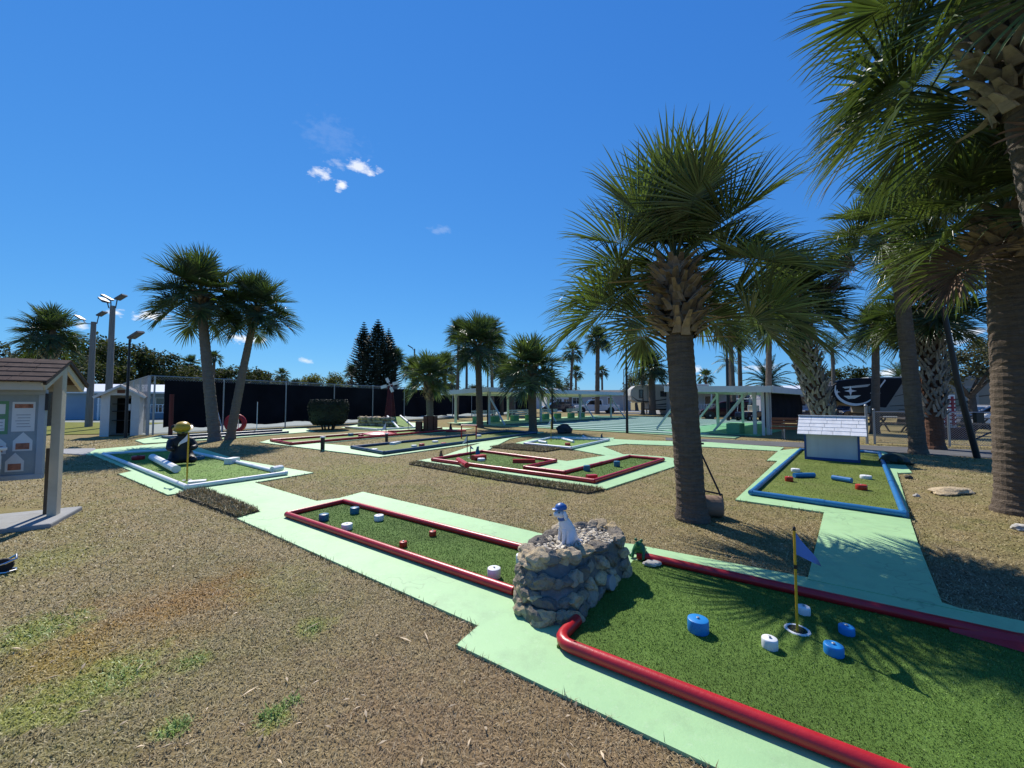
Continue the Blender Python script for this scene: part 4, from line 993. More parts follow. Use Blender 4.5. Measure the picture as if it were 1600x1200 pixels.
for k in range(n):
    s = (k + rg.uniform(-.2, .2)) / n; p = ringp(1, s, .93); nx = ringp(1, s + .01) - ringp(1, s - .01); a = math.atan2(nx.y, nx.x); big = 1.5 if k in (0, 1) else 1
    mb.blob((p.x, p.y, HT * .95 + rg.uniform(-.02, .02)), (.105 * rg.uniform(.8, 1.25) * big ** .5, .07 * rg.uniform(.8, 1.2) * big, .052 * rg.uniform(.8, 1.3) * big ** .5), 300 + k, .20, 1.5, 3, Matrix.Rotation(a, 3, 'Z') @ Matrix.Rotation(rg.uniform(-.2, .2), 3, 'Y'), cuts=6)
mb.build('rim_stone', STONE, root)
mb = MB(); poly = [tuple(ringp(1, k / 40, .88)) for k in range(40)]; cnt = 0
while cnt < 620:
    p = (rg.uniform(-.6, .7), rg.uniform(-.7, .7))
    if not inpoly(np.array([p]), poly)[0]: continue
    cnt += 1; s = rg.uniform(.011, .021)
    mb.blob((p[0], p[1], HT * .91 + rg.uniform(-.008, .02)), (s * 1.3, s, s * .8), cnt, .15, 1.2, 1, Euler((rg.uniform(-.5, .5), rg.uniform(-.5, .5), rg.uniform(0, 6))).to_matrix())
tag(mb.build('gravel_fill', PEBB, root, smooth=True), kind='stuff')
mb = MB(); mb.prism(poly, HT * .82, HT * .9); mb.build('gravel_bed', M('gravel_bed_soil', (.22, .20, .165), .9, .3, 30), root)
q = ringp(.12, .30); mb = MB(); R = Euler((PI / 2 - .15, 0, .85)).to_matrix()
mb.lathe([(.06, 0), (.06, .06), (.05, .062), (.045, .062)], (q.x * 1.0, q.y * 1.0 - .0, .07), 14, R=R); mb.build('tunnel_mouth', CONC, root)

# ------------------------------------------------------------------ figures with skin modifier
def skin(name, nodes, edges, mat, parent, sub=2, loc=None):
    """nodes: list of (x, y, z, radius)"""
    me = bpy.data.meshes.new(name); me.from_pydata([n[:3] for n in nodes], edges, []); me.materials.append(mat)
    o = bpy.data.objects.new(name, me); COL.objects.link(o); o.parent = parent
    if loc: o.location = loc
    o.modifiers.new('skin', 'SKIN').use_smooth_shade = True
    for v, n in zip(me.skin_vertices[0].data, nodes):
        r = n[3] if hasattr(n[3], '__len__') else (n[3], n[3]); v.radius = r
    me.skin_vertices[0].data[0].use_root = True
    m = o.modifiers.new('sub', 'SUBSURF'); m.levels = sub; m.render_levels = sub
    return o
# white dog, sitting, facing left
dx, dy = G(888, 846, .37); root = thing('dog_statue', 'small white sitting dog statue with a blue cap and collar on the stone planter', 'dog statue', (dx, dy, .355), PI + .35)
DOGW = M('white_ceramic', (.72, .72, .72), .45, .04, 12, dirt=(.5, .48, .44), dirt_amt=.3)
k = 1.0
nod = [(-.02, 0, .055, .062), (.005, 0, .11, .056), (.03, 0, .16, .044), (.045, 0, .198, .030), (.062, 0, .232, .040), (.10, 0, .228, .024), (.122, 0, .222, .018),
       (.048, .03, .10, .020), (.055, .032, .045, .015), (.062, .032, .006, .015), (.085, .032, .004, .012), (.048, -.03, .10, .020), (.055, -.032, .045, .015), (.062, -.032, .006, .015), (.085, -.032, .004, .012),
       (.0, .05, .03, .036), (.045, .06, .012, .018), (.0, -.05, .03, .036), (.045, -.06, .012, .018), (-.075, .0, .015, .016), (-.11, .03, .012, .010)]
nod = [(a * k, b * k, c * k, r * k) for a, b, c, r in nod]
skin('body', nod, [(0, 1), (1, 2), (2, 3), (3, 4), (4, 5), (5, 6), (2, 7), (7, 8), (8, 9), (9, 10), (2, 11), (11, 12), (12, 13), (13, 14), (0, 15), (15, 16), (0, 17), (17, 18), (0, 19), (19, 20)], DOGW, root)
CAPB = M('blue_cap_paint', (.03, .12, .35), .4, .1, 10)
mb = MB(); mb.lathe([(.043, 0), (.047, .012), (.040, .03), (.018, .043), (.004, .047)], (.060, 0, .262), 16); mb.blob((.095, 0, .266), (.04, .036, .006), 1, 0, 1, 2); mb.build('cap', CAPB, root, smooth=True)
mb = MB(); mb.lathe([(.034, -.011), (.040, -.008), (.040, .008), (.034, .011)], (.046, 0, .196), 16, R=Euler((0, .35, 0)).to_matrix()); mb.build('collar', CAPB, root)
mb = MB(); mb.blob((.150, 0, .226), (.009, .010, .008), 2, 0, 1, 2); mb.build('nose', BLACK, root)
for s in (-1, 1):
    mb = MB(); mb.blob((.092, s * .030, .245), .006, 3, 0, 1, 2); mb.build('eye', BLACK, root)
    mb = MB(); mb.blob((.048, s * .046, .222), (.016, .009, .034), 4 + s, .05, 1, 2, Euler((s * .2, .1, 0)).to_matrix()); mb.build('ear', DOGW, root, smooth=True)
root.scale = (1.16,) * 3
# frog behind the planter
x, y = G(1000, 877); root = thing('frog_statue', 'small green frog statue at the right end of the stone planter', 'frog statue', (x, y, .03), -2.2)
FROG = M('frog_green_paint', (.02, .13, .05), .4, .2, 10)
skin('body', [(-.02, 0, .05, .055), (.01, 0, .10, .05), (.03, 0, .15, .04), (.065, 0, .155, .026), (.04, .05, .08, .018), (.07, .055, .01, .014), (.04, -.05, .08, .018), (.07, -.055, .01, .014), (-.03, .075, .04, .026), (.04, .09, .012, .018), (-.03, -.075, .04, .026), (.04, -.09, .012, .018)],
     [(0, 1), (1, 2), (2, 3), (1, 4), (4, 5), (1, 6), (6, 7), (0, 8), (8, 9), (0, 10), (10, 11)], FROG, root)
for s in (-1, 1):
    mb = MB(); mb.blob((.035, s * .028, .19), .016, 1, 0, 1, 2); mb.build('eye', FROG, root, smooth=True)
mb = MB(); x, y = G(1019, 889); mb.blob((0, 0, .022), (.085, .05, .03), 9, .2, 1.4, 3); tag(mb.build('rock', ROCKW, loc=(x, y, .03)), 'pale flat stone beside the green frog statue', 'stone')
# black bear with yellow hard hat
x, y = G(283, 727); root = thing('bear_statue', 'black bear statue in a yellow hard hat sitting on the white bordered lane', 'bear statue', (x, y, zBear + .012), -PI / 2 + .75)
BEAR = M('black_bear_paint', (.008, .008, .008), .55, .3, 6, .3, 40)
k = 1.0
nod = [(0, 0, .22, .17), (.02, 0, .40, .16), (.02, 0, .57, .14), (.03, 0, .70, .085), (.06, 0, .84, .14), (.19, 0, .80, .085), (.26, 0, .785, .06),
       (.03, .19, .58, .085), (.14, .26, .42, .075), (.28, .17, .40, .065), (.03, -.19, .58, .085), (.14, -.26, .42, .075), (.28, -.17, .40, .065),
       (.12, .17, .14, .12), (.32, .22, .10, .09), (.38, .23, .17, .07), (.12, -.17, .14, .12), (.32, -.22, .10, .09), (.38, -.23, .17, .07)]
skin('body', nod, [(0, 1), (1, 2), (2, 3), (3, 4), (4, 5), (5, 6), (2, 7), (7, 8), (8, 9), (2, 10), (10, 11), (11, 12), (0, 13), (13, 14), (14, 15), (0, 16), (16, 17), (17, 18)], BEAR, root)
HAT = M('yellow_hard_hat', (.48, .30, .015), .35, .05, 5)
mb = MB(); R = Euler((.1, .5, 0)).to_matrix(); mb.lathe([(.19, 0), (.205, .008), (.165, .02), (.16, .07), (.13, .125), (.07, .155), (.01, .162)], (.10, 0, .90), 20, R=R); mb.blob(Vector((.10, 0, .90)) + R @ Vector((.15, 0, .012)), (.12, .12, .010), 1, 0, 1, 2, R); mb.build('hard_hat', HAT, root, smooth=True)
for s in (-1, 1):
    mb = MB(); mb.blob((.0, s * .17, .93), (.035, .06, .065), 1, .05, 1, 2); mb.build('ear', BEAR, root, smooth=True)
    mb = MB(); mb.blob((.20, s * .06, .865), .012, 2, 0, 1, 1); mb.build('eye', M('amber_eye', (.12, .07, .03), .3), root)
mb = MB(); mb.blob((.325, 0, .80), (.025, .035, .025), 3, 0, 1, 2); mb.build('nose', M('brown_nose', (.03, .018, .012), .3), root, smooth=True)

# ================================================================== SHINGLED TUNNEL SHED
c0 = Vector(G(1259, 719.5)); c1 = Vector(G(1343, 726)); d = (c1 - c0).normalized(); w = (c1 - c0).length; ang = math.atan2(d.y, d.x)
root = thing('tunnel_shed', 'white wooden tunnel shed with shingled roof and blue corner trim over the blue bordered lane', 'tunnel shed', (c0.x, c0.y, zE + .014), ang)
dep, hw = .95, .80
SHG = M('grey_white_siding', (.52, .54, .56), .6, .05, 2, dirt=(.38, .39, .40), dirt_amt=.3)
mb = MB(); mb.box((w / 2, .02, hw / 2), (w - .03, .03, hw)); mb.box((w / 2, dep - .02, hw / 2), (w - .03, .03, hw))
for i in range(6): mb.box((w * (i + .5) / 6 , .0025, hw / 2 + .04), (.006, .006, hw - .1))
mb.build('wall', SHG, root)
mb = MB()
for s in (.012, w - .012):
    mb.prism([(.04, 0), (.22, 0), (.22, .35), (.73, .35), (.73, 0), (dep - .04, 0), (dep - .04, hw), (dep / 2, hw + .34), (.04, hw)], -.012, .012, R=Matrix(((0, 0, 1), (1, 0, 0), (0, 1, 0))), c=(s, 0, 0))
mb.build('end_wall', SHG, root)
mb = MB()
for sx in (.0, w):
    mb.box((sx, .012, hw / 2), (.045, .05, hw)); mb.box((sx, dep - .012, hw / 2), (.045, .05, hw))
mb.box((w / 2, .008, .035), (w - .05, .042, .07)); mb.box((w / 2, dep - .008, .035), (w - .05, .042, .07)); mb.build('corner_trim', M('shed_blue_trim', (.015, .06, .20), .5, .1, 5), root)
rise, ov = .36, .16
SHI = M('white_painted_shingle', (.66, .67, .68), .75, .10, 9, .5, 90, .2, dirt=(.42, .42, .43), dirt_amt=.5)
mb = MB(); rg = random.Random(4); mid = dep / 2; run = mid + ov
for side in (0, 1):
    rows = 5
    for r in range(rows):
        t0, t1 = r / rows, (r + 1) / rows; xx = -ov
        while xx < w + ov - .02:
            ln = min(rg.uniform(.22, .36), w + ov - xx); j = rg.uniform(-.006, .006)
            def pt(t, up, x_):
                yv = -ov + run * t; z = hw - .10 + (rise + .10) * t + up
                return (x_, yv if side == 0 else dep - yv, z)
            a = [pt(t0 - .035 + j, .018, xx + .003), pt(t0 - .035 + j, .018, xx + ln - .003), pt(t1, .006, xx + ln - .003), pt(t1, .006, xx + .003)]
            b = [(p[0], p[1], p[2] - .014) for p in a]
            f = [(0, 1, 2, 3), (7, 6, 5, 4), (0, 4, 5, 1), (1, 5, 6, 2), (2, 6, 7, 3), (3, 7, 4, 0)]
            mb.add(a + b, f if side == 0 else [q[::-1] for q in f]); xx += ln
mb.build('shingle_roof', SHI, root)
mb = MB(); mb.bar((-ov - .01, mid, hw + rise + .012), (w + ov + .01, mid, hw + rise + .012), .11, .03); mb.bar((-ov - .01, -ov * .05, hw - .0), (w + ov + .01, -ov * .05, hw - .0), .02, .02)
mb.build('ridge_cap', SHI, root)
# turtle
x, y = G(1398, 725); root = thing('turtle_statue', 'dark green turtle statue on the mint slab right of the shingled shed', 'turtle statue', (x, y, zE), -2.0)
TUR = M('dark_turtle_paint', (.018, .032, .020), .6, .3, 8, .4, 20)
mb = MB(); mb.lathe([(.27, .04), (.30, .07), (.26, .14), (.19, .205), (.10, .24), (.02, .25)], n=20); o = mb.build('shell', TUR, root, smooth=True); o.scale = (1.15, .95, 1)
skin('body', [(0, 0, .06, .10), (.2, 0, .07, .08), (.34, 0, .12, .055), (.42, 0, .13, .05), (.2, .2, .04, .05), (.28, .28, .025, .04), (.2, -.2, .04, .05), (.28, -.28, .025, .04), (-.2, .18, .04, .05), (-.28, .24, .025, .035), (-.2, -.18, .04, .05), (-.28, -.24, .025, .035)],
     [(0, 1), (1, 2), (2, 3), (1, 4), (4, 5), (1, 6), (6, 7), (0, 8), (8, 9), (0, 10), (10, 11)], TUR, root)

# ================================================================== NOTICE BOARD KIOSK
kf = Vector((-5.93, 5.0)); vdir = Vector((-.52, .854)); udir = Vector((-.854, -.52))
root = thing('notice_board', 'cream gable roofed notice board with brown shingles and papers at the left edge', 'notice board', (kf.x, kf.y, 0), math.atan2(udir.y, udir.x))
# local x runs along the ridge (to the left and towards us), local y towards the front (-vdir)
Dp = 1.22; Lk = 2.6; he = 1.83; rs = .30
Yl = lambda t: -t        # depth measured backwards -> local -y
KSH = M('brown_shingle', (.088, .060, .048), .9, .3, 10, .5, 60, .1, dirt=(.06, .035, .028), dirt_amt=.6)
mb = MB(); rg = random.Random(2)
for side in (0, 1):
    for r in range(5):
        xx = -.03
        while xx < Lk:
            ln = rg.uniform(.22, .34); t0, t1 = r / 5, (r + 1) / 5
            def pt(t, up, x_):
                yv = (Dp / 2 + .05) * t - .05; z = he + .03 + (rs + .02) * t + up; return (x_, -yv if side == 0 else -(Dp - yv), z)
            a = [pt(t0 - .03, .02, xx), pt(t0 - .03, .02, xx + ln - .005), pt(t1, .008, xx + ln - .005), pt(t1, .008, xx)]; b = [(p[0], p[1], p[2] - .015) for p in a]
            f = [(3, 2, 1, 0), (4, 5, 6, 7), (1, 5, 4, 0), (2, 6, 5, 1), (3, 7, 6, 2), (0, 4, 7, 3)]; mb.add(a + b, f if side == 0 else [q[::-1] for q in f]); xx += ln
mb.build('shingle_roof', KSH, root)
mb = MB()
for side in (0, 1):
    y0 = 0 if side == 0 else -Dp
    mb.bar((0.02, y0, he - .035), (.02, -Dp / 2, he + rs - .035), .035, .10); mb.bar((.02, y0 * 1.0 + (-.015 if side == 0 else .015), he - .03), (Lk, y0 + (-.015 if side == 0 else .015), he - .03), .03, .10)
mb.build('fascia', CREAM, root)
mb = MB()
for side in (0, 1):
    y0 = .06 if side == 0 else -Dp - .06; mb.bar((-.012, y0, he + .0), (-.012, -Dp / 2, he + rs + .025), .03, .035)
mb.build('drip_edge', M('dark_brown_trim', (.03, .018, .014), .6), root)
mb = MB(); mb.box((Lk / 2 + .1, -Dp / 2, he + .02), (Lk - .2, .09, .14))
for i in range(4): mb.bar((.25 + i * .7, -.05, he - .02), (.25 + i * .7, -Dp / 2, he + rs - .06), .04, .08); mb.bar((.25 + i * .7, -Dp + .05, he - .02), (.25 + i * .7, -Dp / 2, he + rs - .06), .04, .08)
mb.build('rafter', M('tan_timber', (.32, .22, .12), .7, .2, 6), root)
for px_ in (.05, 2.2):
    mb = MB(); mb.box((px_, -Dp / 2 + .05, (he + rs - .1) / 2), (.09, .14, he + rs - .1)); mb.build('post', CREAM, root, bevel=.006)
mb = MB(); mb.box((.16, -Dp / 2 - .10, .48), (.05, .1, .96)); mb.build('stub_post', WOODGR, root)
# board
bx0, bx1, bz0, bz1 = .08, 2.05, .60, 1.76; by = -.30
GREYB = M('pale_blue_grey_frame', (.33, .37, .40), .5, .05, 4)
mb = MB(); t = .065
mb.box(((bx0 + bx1) / 2, by, bz1 - t / 2), (bx1 - bx0, .07, t)); mb.box(((bx0 + bx1) / 2, by, bz0 + t / 2), (bx1 - bx0, .07, t)); mb.box((bx0 + t / 2, by, (bz0 + bz1) / 2), (t, .07, bz1 - bz0 - 2 * t)); mb.box((bx1 - t / 2, by, (bz0 + bz1) / 2), (t, .07, bz1 - bz0 - 2 * t))
mb.build('board_frame', GREYB, root, bevel=.005)
mb = MB(); mb.box(((bx0 + bx1) / 2, by - .005, (bz0 + bz1) / 2), (bx1 - bx0 - 2 * t, .03, bz1 - bz0 - 2 * t)); mb.build('pin_board', M('grey_green_felt', (.26, .30, .31), .9, .1, 6), root)
mb = MB(); mb.box((bx0 - .01, by + .01, bz1 - .16), (.03, .06, .22)); mb.build('hinge', BLACK, root)
PAPER = M('notice_paper', (.62, .62, .60), .7, .05, 4); INK = M('printed_grey_ink', (.20, .20, .22), .8); PGREEN = M('green_notice_card', (.12, .26, .13), .8, .1, 4); PRED = M('printed_red_brown', (.30, .12, .07), .8, .5, 20)
def notice(x, z, w_, h_, kind):
    # x from the right end; face is +y of the local frame
    mb = MB(); y_ = by + .0125
    if kind == 'house':
        R = Matrix(((1, 0, 0), (0, 0, -1), (0, 1, 0))); mb.prism([(x - w_ / 2, z), (x + w_ / 2, z), (x + w_ / 2, z + h_ * .55), (x, z + h_), (x - w_ / 2, z + h_ * .55)], -.0125 - by, -.0105 - by - .001 + .002, R=R)
        mb.box((x, y_ + .002, z + h_ * .25), (w_ * .7, .002, h_ * .33), mi=2)
    else:
        mb.box((x, y_, z + h_ / 2), (w_, .002, h_), mi=3 if kind == 'green' else 0)
        if kind == 'green':
            mb.box((x, y_ + .0015, z + h_ * .28), (w_ * .72, .002, h_ * .36), mi=0); mb.box((x, y_ + .0015, z + h_ * .76), (w_ * .72, .002, h_ * .3), mi=0)
        else:
            mb.box((x, y_ + .0015, z + h_ * .86), (w_ * .8, .002, h_ * .14), mi=2)
        for i in range(5):
            mb.box((x + w_ * .03 * (i % 3 - 1), y_ + .003, z + h_ * (.16 + .1 * i)), (w_ * (.55 if i % 2 else .62), .001, h_ * .018), mi=1)
    mb.build('notice', [PAPER, INK, PRED, PGREEN], root)
notice(.275, 1.22, .20, .38, 'sheet'); notice(.50, 1.19, .19, .42, 'green'); notice(.27, .97, .17, .24, 'house'); notice(.50, .94, .18, .24, 'house'); notice(.33, .71, .16, .24, 'house'); notice(.53, .75, .18, .17, 'sheet')
notice(1.2, 1.15, .3, .4, 'sheet'); notice(1.2, .75, .3, .3, 'house'); notice(1.6, 1.0, .3, .5, 'green')
mb = MB(); mb.box((1.0, -.52, .0), (2.2, 1.0, .12)); mb.build('base_slab', CONC, root, bevel=.02)
# white cart at the edge
x, y = G(-14, 893); root = thing('utility_cart', 'white utility cart with chrome wheel frame cut off by the left edge', 'cart', (x - 1.57, y + .75, 0), .1)
mb = MB(); mb.box((0, 0, .70), (.62, .5, .62)); mb.build('body', WHITE, root, bevel=.015)
mb = MB(); mb.box((0, 0, 1.03), (.68, .56, .04)); mb.build('lid', WHITE, root, bevel=.01)
for sx in (-.24, .24):
    for sy in (-.18, .18):
        mb = MB(); mb.tube([(sx, sy, .39), (sx, sy, .14)], .014, 8); mb.build('leg', GREY_METAL, root)
        mb = MB(); mb.lathe([(.06, -.02), (.075, -.015), (.075, .015), (.06, .02)], (sx, sy, .076), 14, R=Matrix.Rotation(PI / 2, 3, 'X')); mb.build('wheel', RUBBER, root)
x, y = G(8, 895); root = thing('chrome_caster', 'chrome framed caster wheel lying on the grass at the left edge', 'caster', (x - .02, y, 0), .3)
mb = MB(); mb.lathe([(.05, -.02), (.065, -.015), (.065, .015), (.05, .02)], (0, 0, .066), 16, R=Euler((PI / 2, 0, .4)).to_matrix()); mb.build('wheel', RUBBER, root)
mb = MB(); mb.tube([(-.09, .05, .05), (.05, .06, .14), (.09, 0, .12), (.05, -.06, .10), (-.09, -.05, .05)], .010, 8); mb.tube([(-.09, .05, .015), (.06, .05, .015), (.09, 0, .015), (.06, -.05, .015), (-.09, -.05, .015)], .010, 8); mb.build('frame', M('chrome', (.6, .6, .62), .2, .05, 3, metal=1), root)

# ================================================================== WHITE SHED
q0 = Vector(G(155, 682.5)); q1 = Vector(G(206, 684)); sw = 1.32
root = thing('garden_shed', 'small white gabled shed with an open dark doorway beside the court gate', 'shed', (q0.x, q0.y, 0), .62)
hs, rsd, sd_ = 1.92, .40, 1.3
mb = MB(); dw = .27 * sw
mb.box((dw * .42, .04, hs / 2), (dw * .84, .08, hs)); mb.box((sw - dw * .42, .04, hs / 2), (dw * .84, .08, hs))
mb.prism([(0, hs), (sw, hs), (sw / 2, hs + rsd)], -.08, 0, R=Matrix(((1, 0, 0), (0, 0, -1), (0, 1, 0)))); mb.box((.04, sd_ / 2 + .04, hs / 2), (.08, sd_ - .08, hs)); mb.box((sw - .04, sd_ / 2 + .04, hs / 2), (.08, sd_ - .08, hs)); mb.box((sw / 2, sd_ - .04, hs / 2), (sw - .16, .08, hs))
for i in range(9):
    for s in (dw * .42, sw - dw * .42): mb.box((s, -.004, .15 + i * .2), (dw * .84, .014, .015))
mb.build('wall', SHED_W, root)
mb = MB()
for s in (0, 1):
    a = (-.22, 0) if s == 0 else (sw + .22, 0); za = hs - .13
    mb.add([(a[0], -.2, za), (sw / 2, -.2, hs + rsd + .03), (sw / 2, sd_ + .15, hs + rsd + .03), (a[0], sd_ + .15, za), (a[0], -.2, za + .06), (sw / 2, -.2, hs + rsd + .10), (sw / 2, sd_ + .15, hs + rsd + .10), (a[0], sd_ + .15, za + .06)],
           [(0, 1, 2, 3), (7, 6, 5, 4), (4, 5, 1, 0), (5, 6, 2, 1), (6, 7, 3, 2), (7, 4, 0, 3)])
mb.build('roof', M('grey_shed_shingle', (.14, .13, .13), .9, .25, 8), root)
mb = MB()
for s in (0, 1): mb.bar((-.22 if s == 0 else sw + .22, -.215, hs - .12), (sw / 2, -.215, hs + rsd + .04), .025, .10)
mb.build('barge_board', SHED_W, root)
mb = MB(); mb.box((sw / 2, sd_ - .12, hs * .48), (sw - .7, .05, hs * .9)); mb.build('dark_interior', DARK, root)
for z in (.7, 1.15, 1.5):
    mb = MB(); mb.box((sw / 2, sd_ - .35, z), (sw - .5, .4, .03)); mb.build('shelf', WOODGR, root)
mb = MB(); mb.box((sw / 2, -.012, hs + .17), (.26, .03, .16)); mb.build('plaque', WOODBR, root)
mb = MB(); mb.box((sw - dw * 1.1, -.0, 1.35), (.16, .01, .3)); mb.build('notice', PAPER, root)

# ================================================================== LIGHT POLES
HEADM = M('lamp_head_grey', (.09, .09, .10), .5); LENS = M('lamp_lens', (.10, .10, .11), .5, spec=.2); POLEG = M('grey_wood_pole', (.19, .18, .16), .85, .2, 3, .3, 20, stretch=(8, 8, .5))
def lightpole(label, px, pyb, topy, r, heads, mat, Y=None, arm=.25, sc=1.):
    if Y is None: x, Y = G(px, pyb)
    else: x = XA(px, Y)
    H = ZA(topy, Y); root = thing('light_pole', label, 'light pole', (x, Y, 0), 0, 'floodlight poles round the courts')
    mb = MB(); mb.tube([(0, 0, 0), (0, 0, H * .5), (0, 0, H)], [r * 1.25, r * 1.05, r * .85], 10); mb.build('pole', mat, root)
    for (ax, az, rot, tilt) in heads:
        mb = MB(); mb.tube([(0, 0, H - .15 * sc), (ax * .7, 0, H - .12 * sc), (ax, 0, H + az)], .03 * sc, 6)
        R = Euler((tilt, 0, rot)).to_matrix() @ Matrix.Rotation(-.55 if ax >= 0 else .55, 3, 'Y'); hd = mb
        hd.box(Vector((ax + (.22 if ax >= 0 else -.22) * sc, 0, H + az + .14 * sc)), (.55 * sc, .36 * sc, .09 * sc), R=R)
        o = hd.build('lamp_head', HEADM, root)
        m2 = MB(); m2.box(Vector((ax + (.22 if ax >= 0 else -.22) * sc, 0, H + az + .14 * sc)) + R @ Vector((0, 0, -.048 * sc)), (.47 * sc, .29 * sc, .012 * sc), R=R); m2.build('lens', LENS, o)
    return root
lightpole('tall grey pole with three floodlights behind the white shed', 170, 650, 478, .15, [(.25, .40, 0, 0), (-.15, .38, .4, .2), (-.35, .22, -.3, 0)], POLEG, 24, sc=1.0)
lightpole('grey pole with two floodlights left of the white shed', 141, 656, 503, .15, [(.3, .4, 0, 0), (-.7, .15, 0, 0)], POLEG, 25, sc=.9)
lightpole('slim black pole with one tilted floodlight in front of the white shed', 196, 684, 530, .05, [(.05, .05, 0, .1)], BLACK)
lightpole('slim black pole standing at the near edge of the shuffleboard court', 980, 677, 540, .055, [(-.03, .05, 0, 0), (.1, .05, 2.6, 0)], BLACK, sc=.55)
lightpole('thin grey pole far behind the court edge pole', 975, 640, 578, .07, [(.0, .05, 0, 0)], POLEG, 60, sc=1.2)
lightpole('slim black pole just right of the bushy court palm', 863, 671, 566, .05, [(.0, .05, 0, 0)], BLACK, sc=.5)
lightpole('slim black pole beside the tall palm left of the court', 762, 664, 560, .05, [(-.15, .05, 0, 0)], BLACK, sc=.5)
lightpole('distant bent headed light pole behind the boxed palm', 647, 640, 545, .12, [(-.3, .1, 0, 0)], POLEG, 58, sc=1.4)
# street light with curved arm
Y = 33; x = XA(1137, Y); root = thing('street_light', 'dark street light with a long curved arm behind the right pavilion', 'street light', (x, Y, 0))
mb = MB(); H = ZA(541, Y); mb.tube([(0, 0, 0), (0, 0, H)], [.13, .09], 10); mb.build('pole', BLACK, root)
mb = MB(); mb.tube([(0, 0, H - .1), (-.3, 0, H + .15), (-.8, 0, H + .38), (-1.3, 0, H + .46)], .04, 6); mb.build('arm', BLACK, root)
mb = MB(); mb.blob((-1.5, 0, H + .44), (.3, .13, .07), 1, .02, 1, 2); mb.build('lamp_head', HEADM, root)
# dark slanting pole at the right
x, y = G(1527, 716); root = thing('slanting_pole', 'dark leaning pole between the right palms', 'pole', (x, y, 0))
mb = MB(); H = ZA(480, y); mb.tube([(0, 0, 0), (-.45, 0, H * .5), (-.75, 0, H)], [.075, .07, .06], 10); mb.build('pole', BLACK, root)
mb = MB(); mb.tube([(0, 0, .55), (.6, .1, .75), (1.3, .2, 1.0)], .02, 6); mb.build('guy_wire', BLACK, root)
mb = MB(); mb.box((.12, .02, 1.15), (.22, .1, .3)); mb.build('switch_box', BLACK, root)

# ================================================================== SCREENED TENNIS FENCE
root = thing('screened_fence', 'long tall tennis court fence hung with black windscreen', 'fence', (FA.x, FA.y, 0), math.atan2(FD.y, FD.x))
LF = 46.; HF = 2.86
ps = [0, .18] + [3.2 + 3.55 * i for i in range(13)]
for p in ps:
    mb = MB(); mb.tube([(p, 0, 0), (p, 0, HF)], .04, 8); mb.build('post', GREY_METAL, root)
mb = MB(); mb.tube([(0, 0, HF), (LF, 0, HF)], .025, 6); mb.tube([(0, .14, 1.35), (LF, .14, 1.35)], .022, 6); mb.tube([(0, 0, .08), (LF, 0, .08)], .012, 6); mb.build('rail', GREY_METAL, root)
mb = MB(); n = 240; vs = []; rg = random.Random(1)
for i in range(n + 1):
    xx = .6 + (LF - .6) * i / n
    zb_ = .30 + .05 * math.sin(xx * 1.9) + rg.uniform(-.015, .015); zt_ = HF - .14 + .03 * math.sin(xx * 2.6)
    for k in range(6):
        z = zb_ + (zt_ - zb_) * k / 5; vs.append((xx, .055 + .03 * mnoise.noise(Vector((xx * .9, z * 1.5, 0))) + .02 * math.sin(xx * 1.77) , z))
m_ = len(vs); vs += [(a, b_ + .006, c) for a, b_, c in vs]
fs = [(i * 6 + k, (i + 1) * 6 + k, (i + 1) * 6 + k + 1, i * 6 + k + 1) for i in range(n) for k in range(5)]; fs += [tuple(m_ + j for j in f[::-1]) for f in fs]
mb.add(vs, fs); mb.build('windscreen', SCREEN, root, smooth=True)
def link_mesh(x0, x1, z0, z1, sp=.06, w=.0035):
    mb = MB(); h = z1 - z0; k = int((x1 - x0 + h) / sp)
    for s in (0, 1):
        for i in range(k):
            a = x0 - h + i * sp; p = [a, z0]; q = [a + h, z1]
            if p[0] < x0: p = [x0, z0 + (x0 - a)]
            if q[0] > x1: q = [x1, z0 + (x1 - a)]
            if q[0] - p[0] < .01: continue
            if s: p, q = [x1 + x0 - p[0], p[1]], [x1 + x0 - q[0], q[1]]
            P, Q = Vector((p[0], s * .003, p[1])), Vector((q[0], s * .003, q[1])); d = (Q - P).normalized(); n_ = Vector((-d.z, 0, d.x)) * w; yv = Vector((0, w, 0))
            mb.add([P + n_, P - n_ * .5 + yv, P - n_ * .5 - yv, Q + n_, Q - n_ * .5 + yv, Q - n_ * .5 - yv], [(0, 1, 4, 3), (1, 2, 5, 4), (2, 0, 3, 5)])
    return mb
link_mesh(0, LF, HF - .2, HF - .02, .12, .005).build('chain_link', GREY_METAL, root)
sd2 = Vector((-9.2, 8.1)); L2 = sd2.length
root = thing('chain_link_fence', 'tall open chain link fence running back behind the white shed', 'fence', (FA.x - .1, FA.y + .05, 0), math.atan2(sd2.y, sd2.x))
for i in range(5):
    mb = MB(); mb.tube([(L2 * i / 4 + .05, 0, 0), (L2 * i / 4 + .05, 0, HF)], .04, 8); mb.build('post', GREY_METAL, root)
mb = MB(); mb.tube([(0, 0, HF), (L2, 0, HF)], .025, 6); mb.tube([(0, 0, 1.35), (L2, 0, 1.35)], .022, 6); mb.build('rail', GREY_METAL, root)
link_mesh(.05, L2, .05, HF, .09, .003).build('chain_link', GREY_METAL, root)
# red post
x, y = G(266, 682); mb = MB(); mb.box((0, 0, .01), (.5, .5, .05)); root = thing('red_post', 'dark red square post before the screened fence beside the bear', 'post', (x, y, 0)); mb.build('base', NAVY, root)
mb = MB(); mb.tube([(0, 0, .03), (0, 0, ZA(616, y))], .085, 10); mb.build('post', M('dark_red_post', (.10, .012, .010), .6, .2, 4), root)
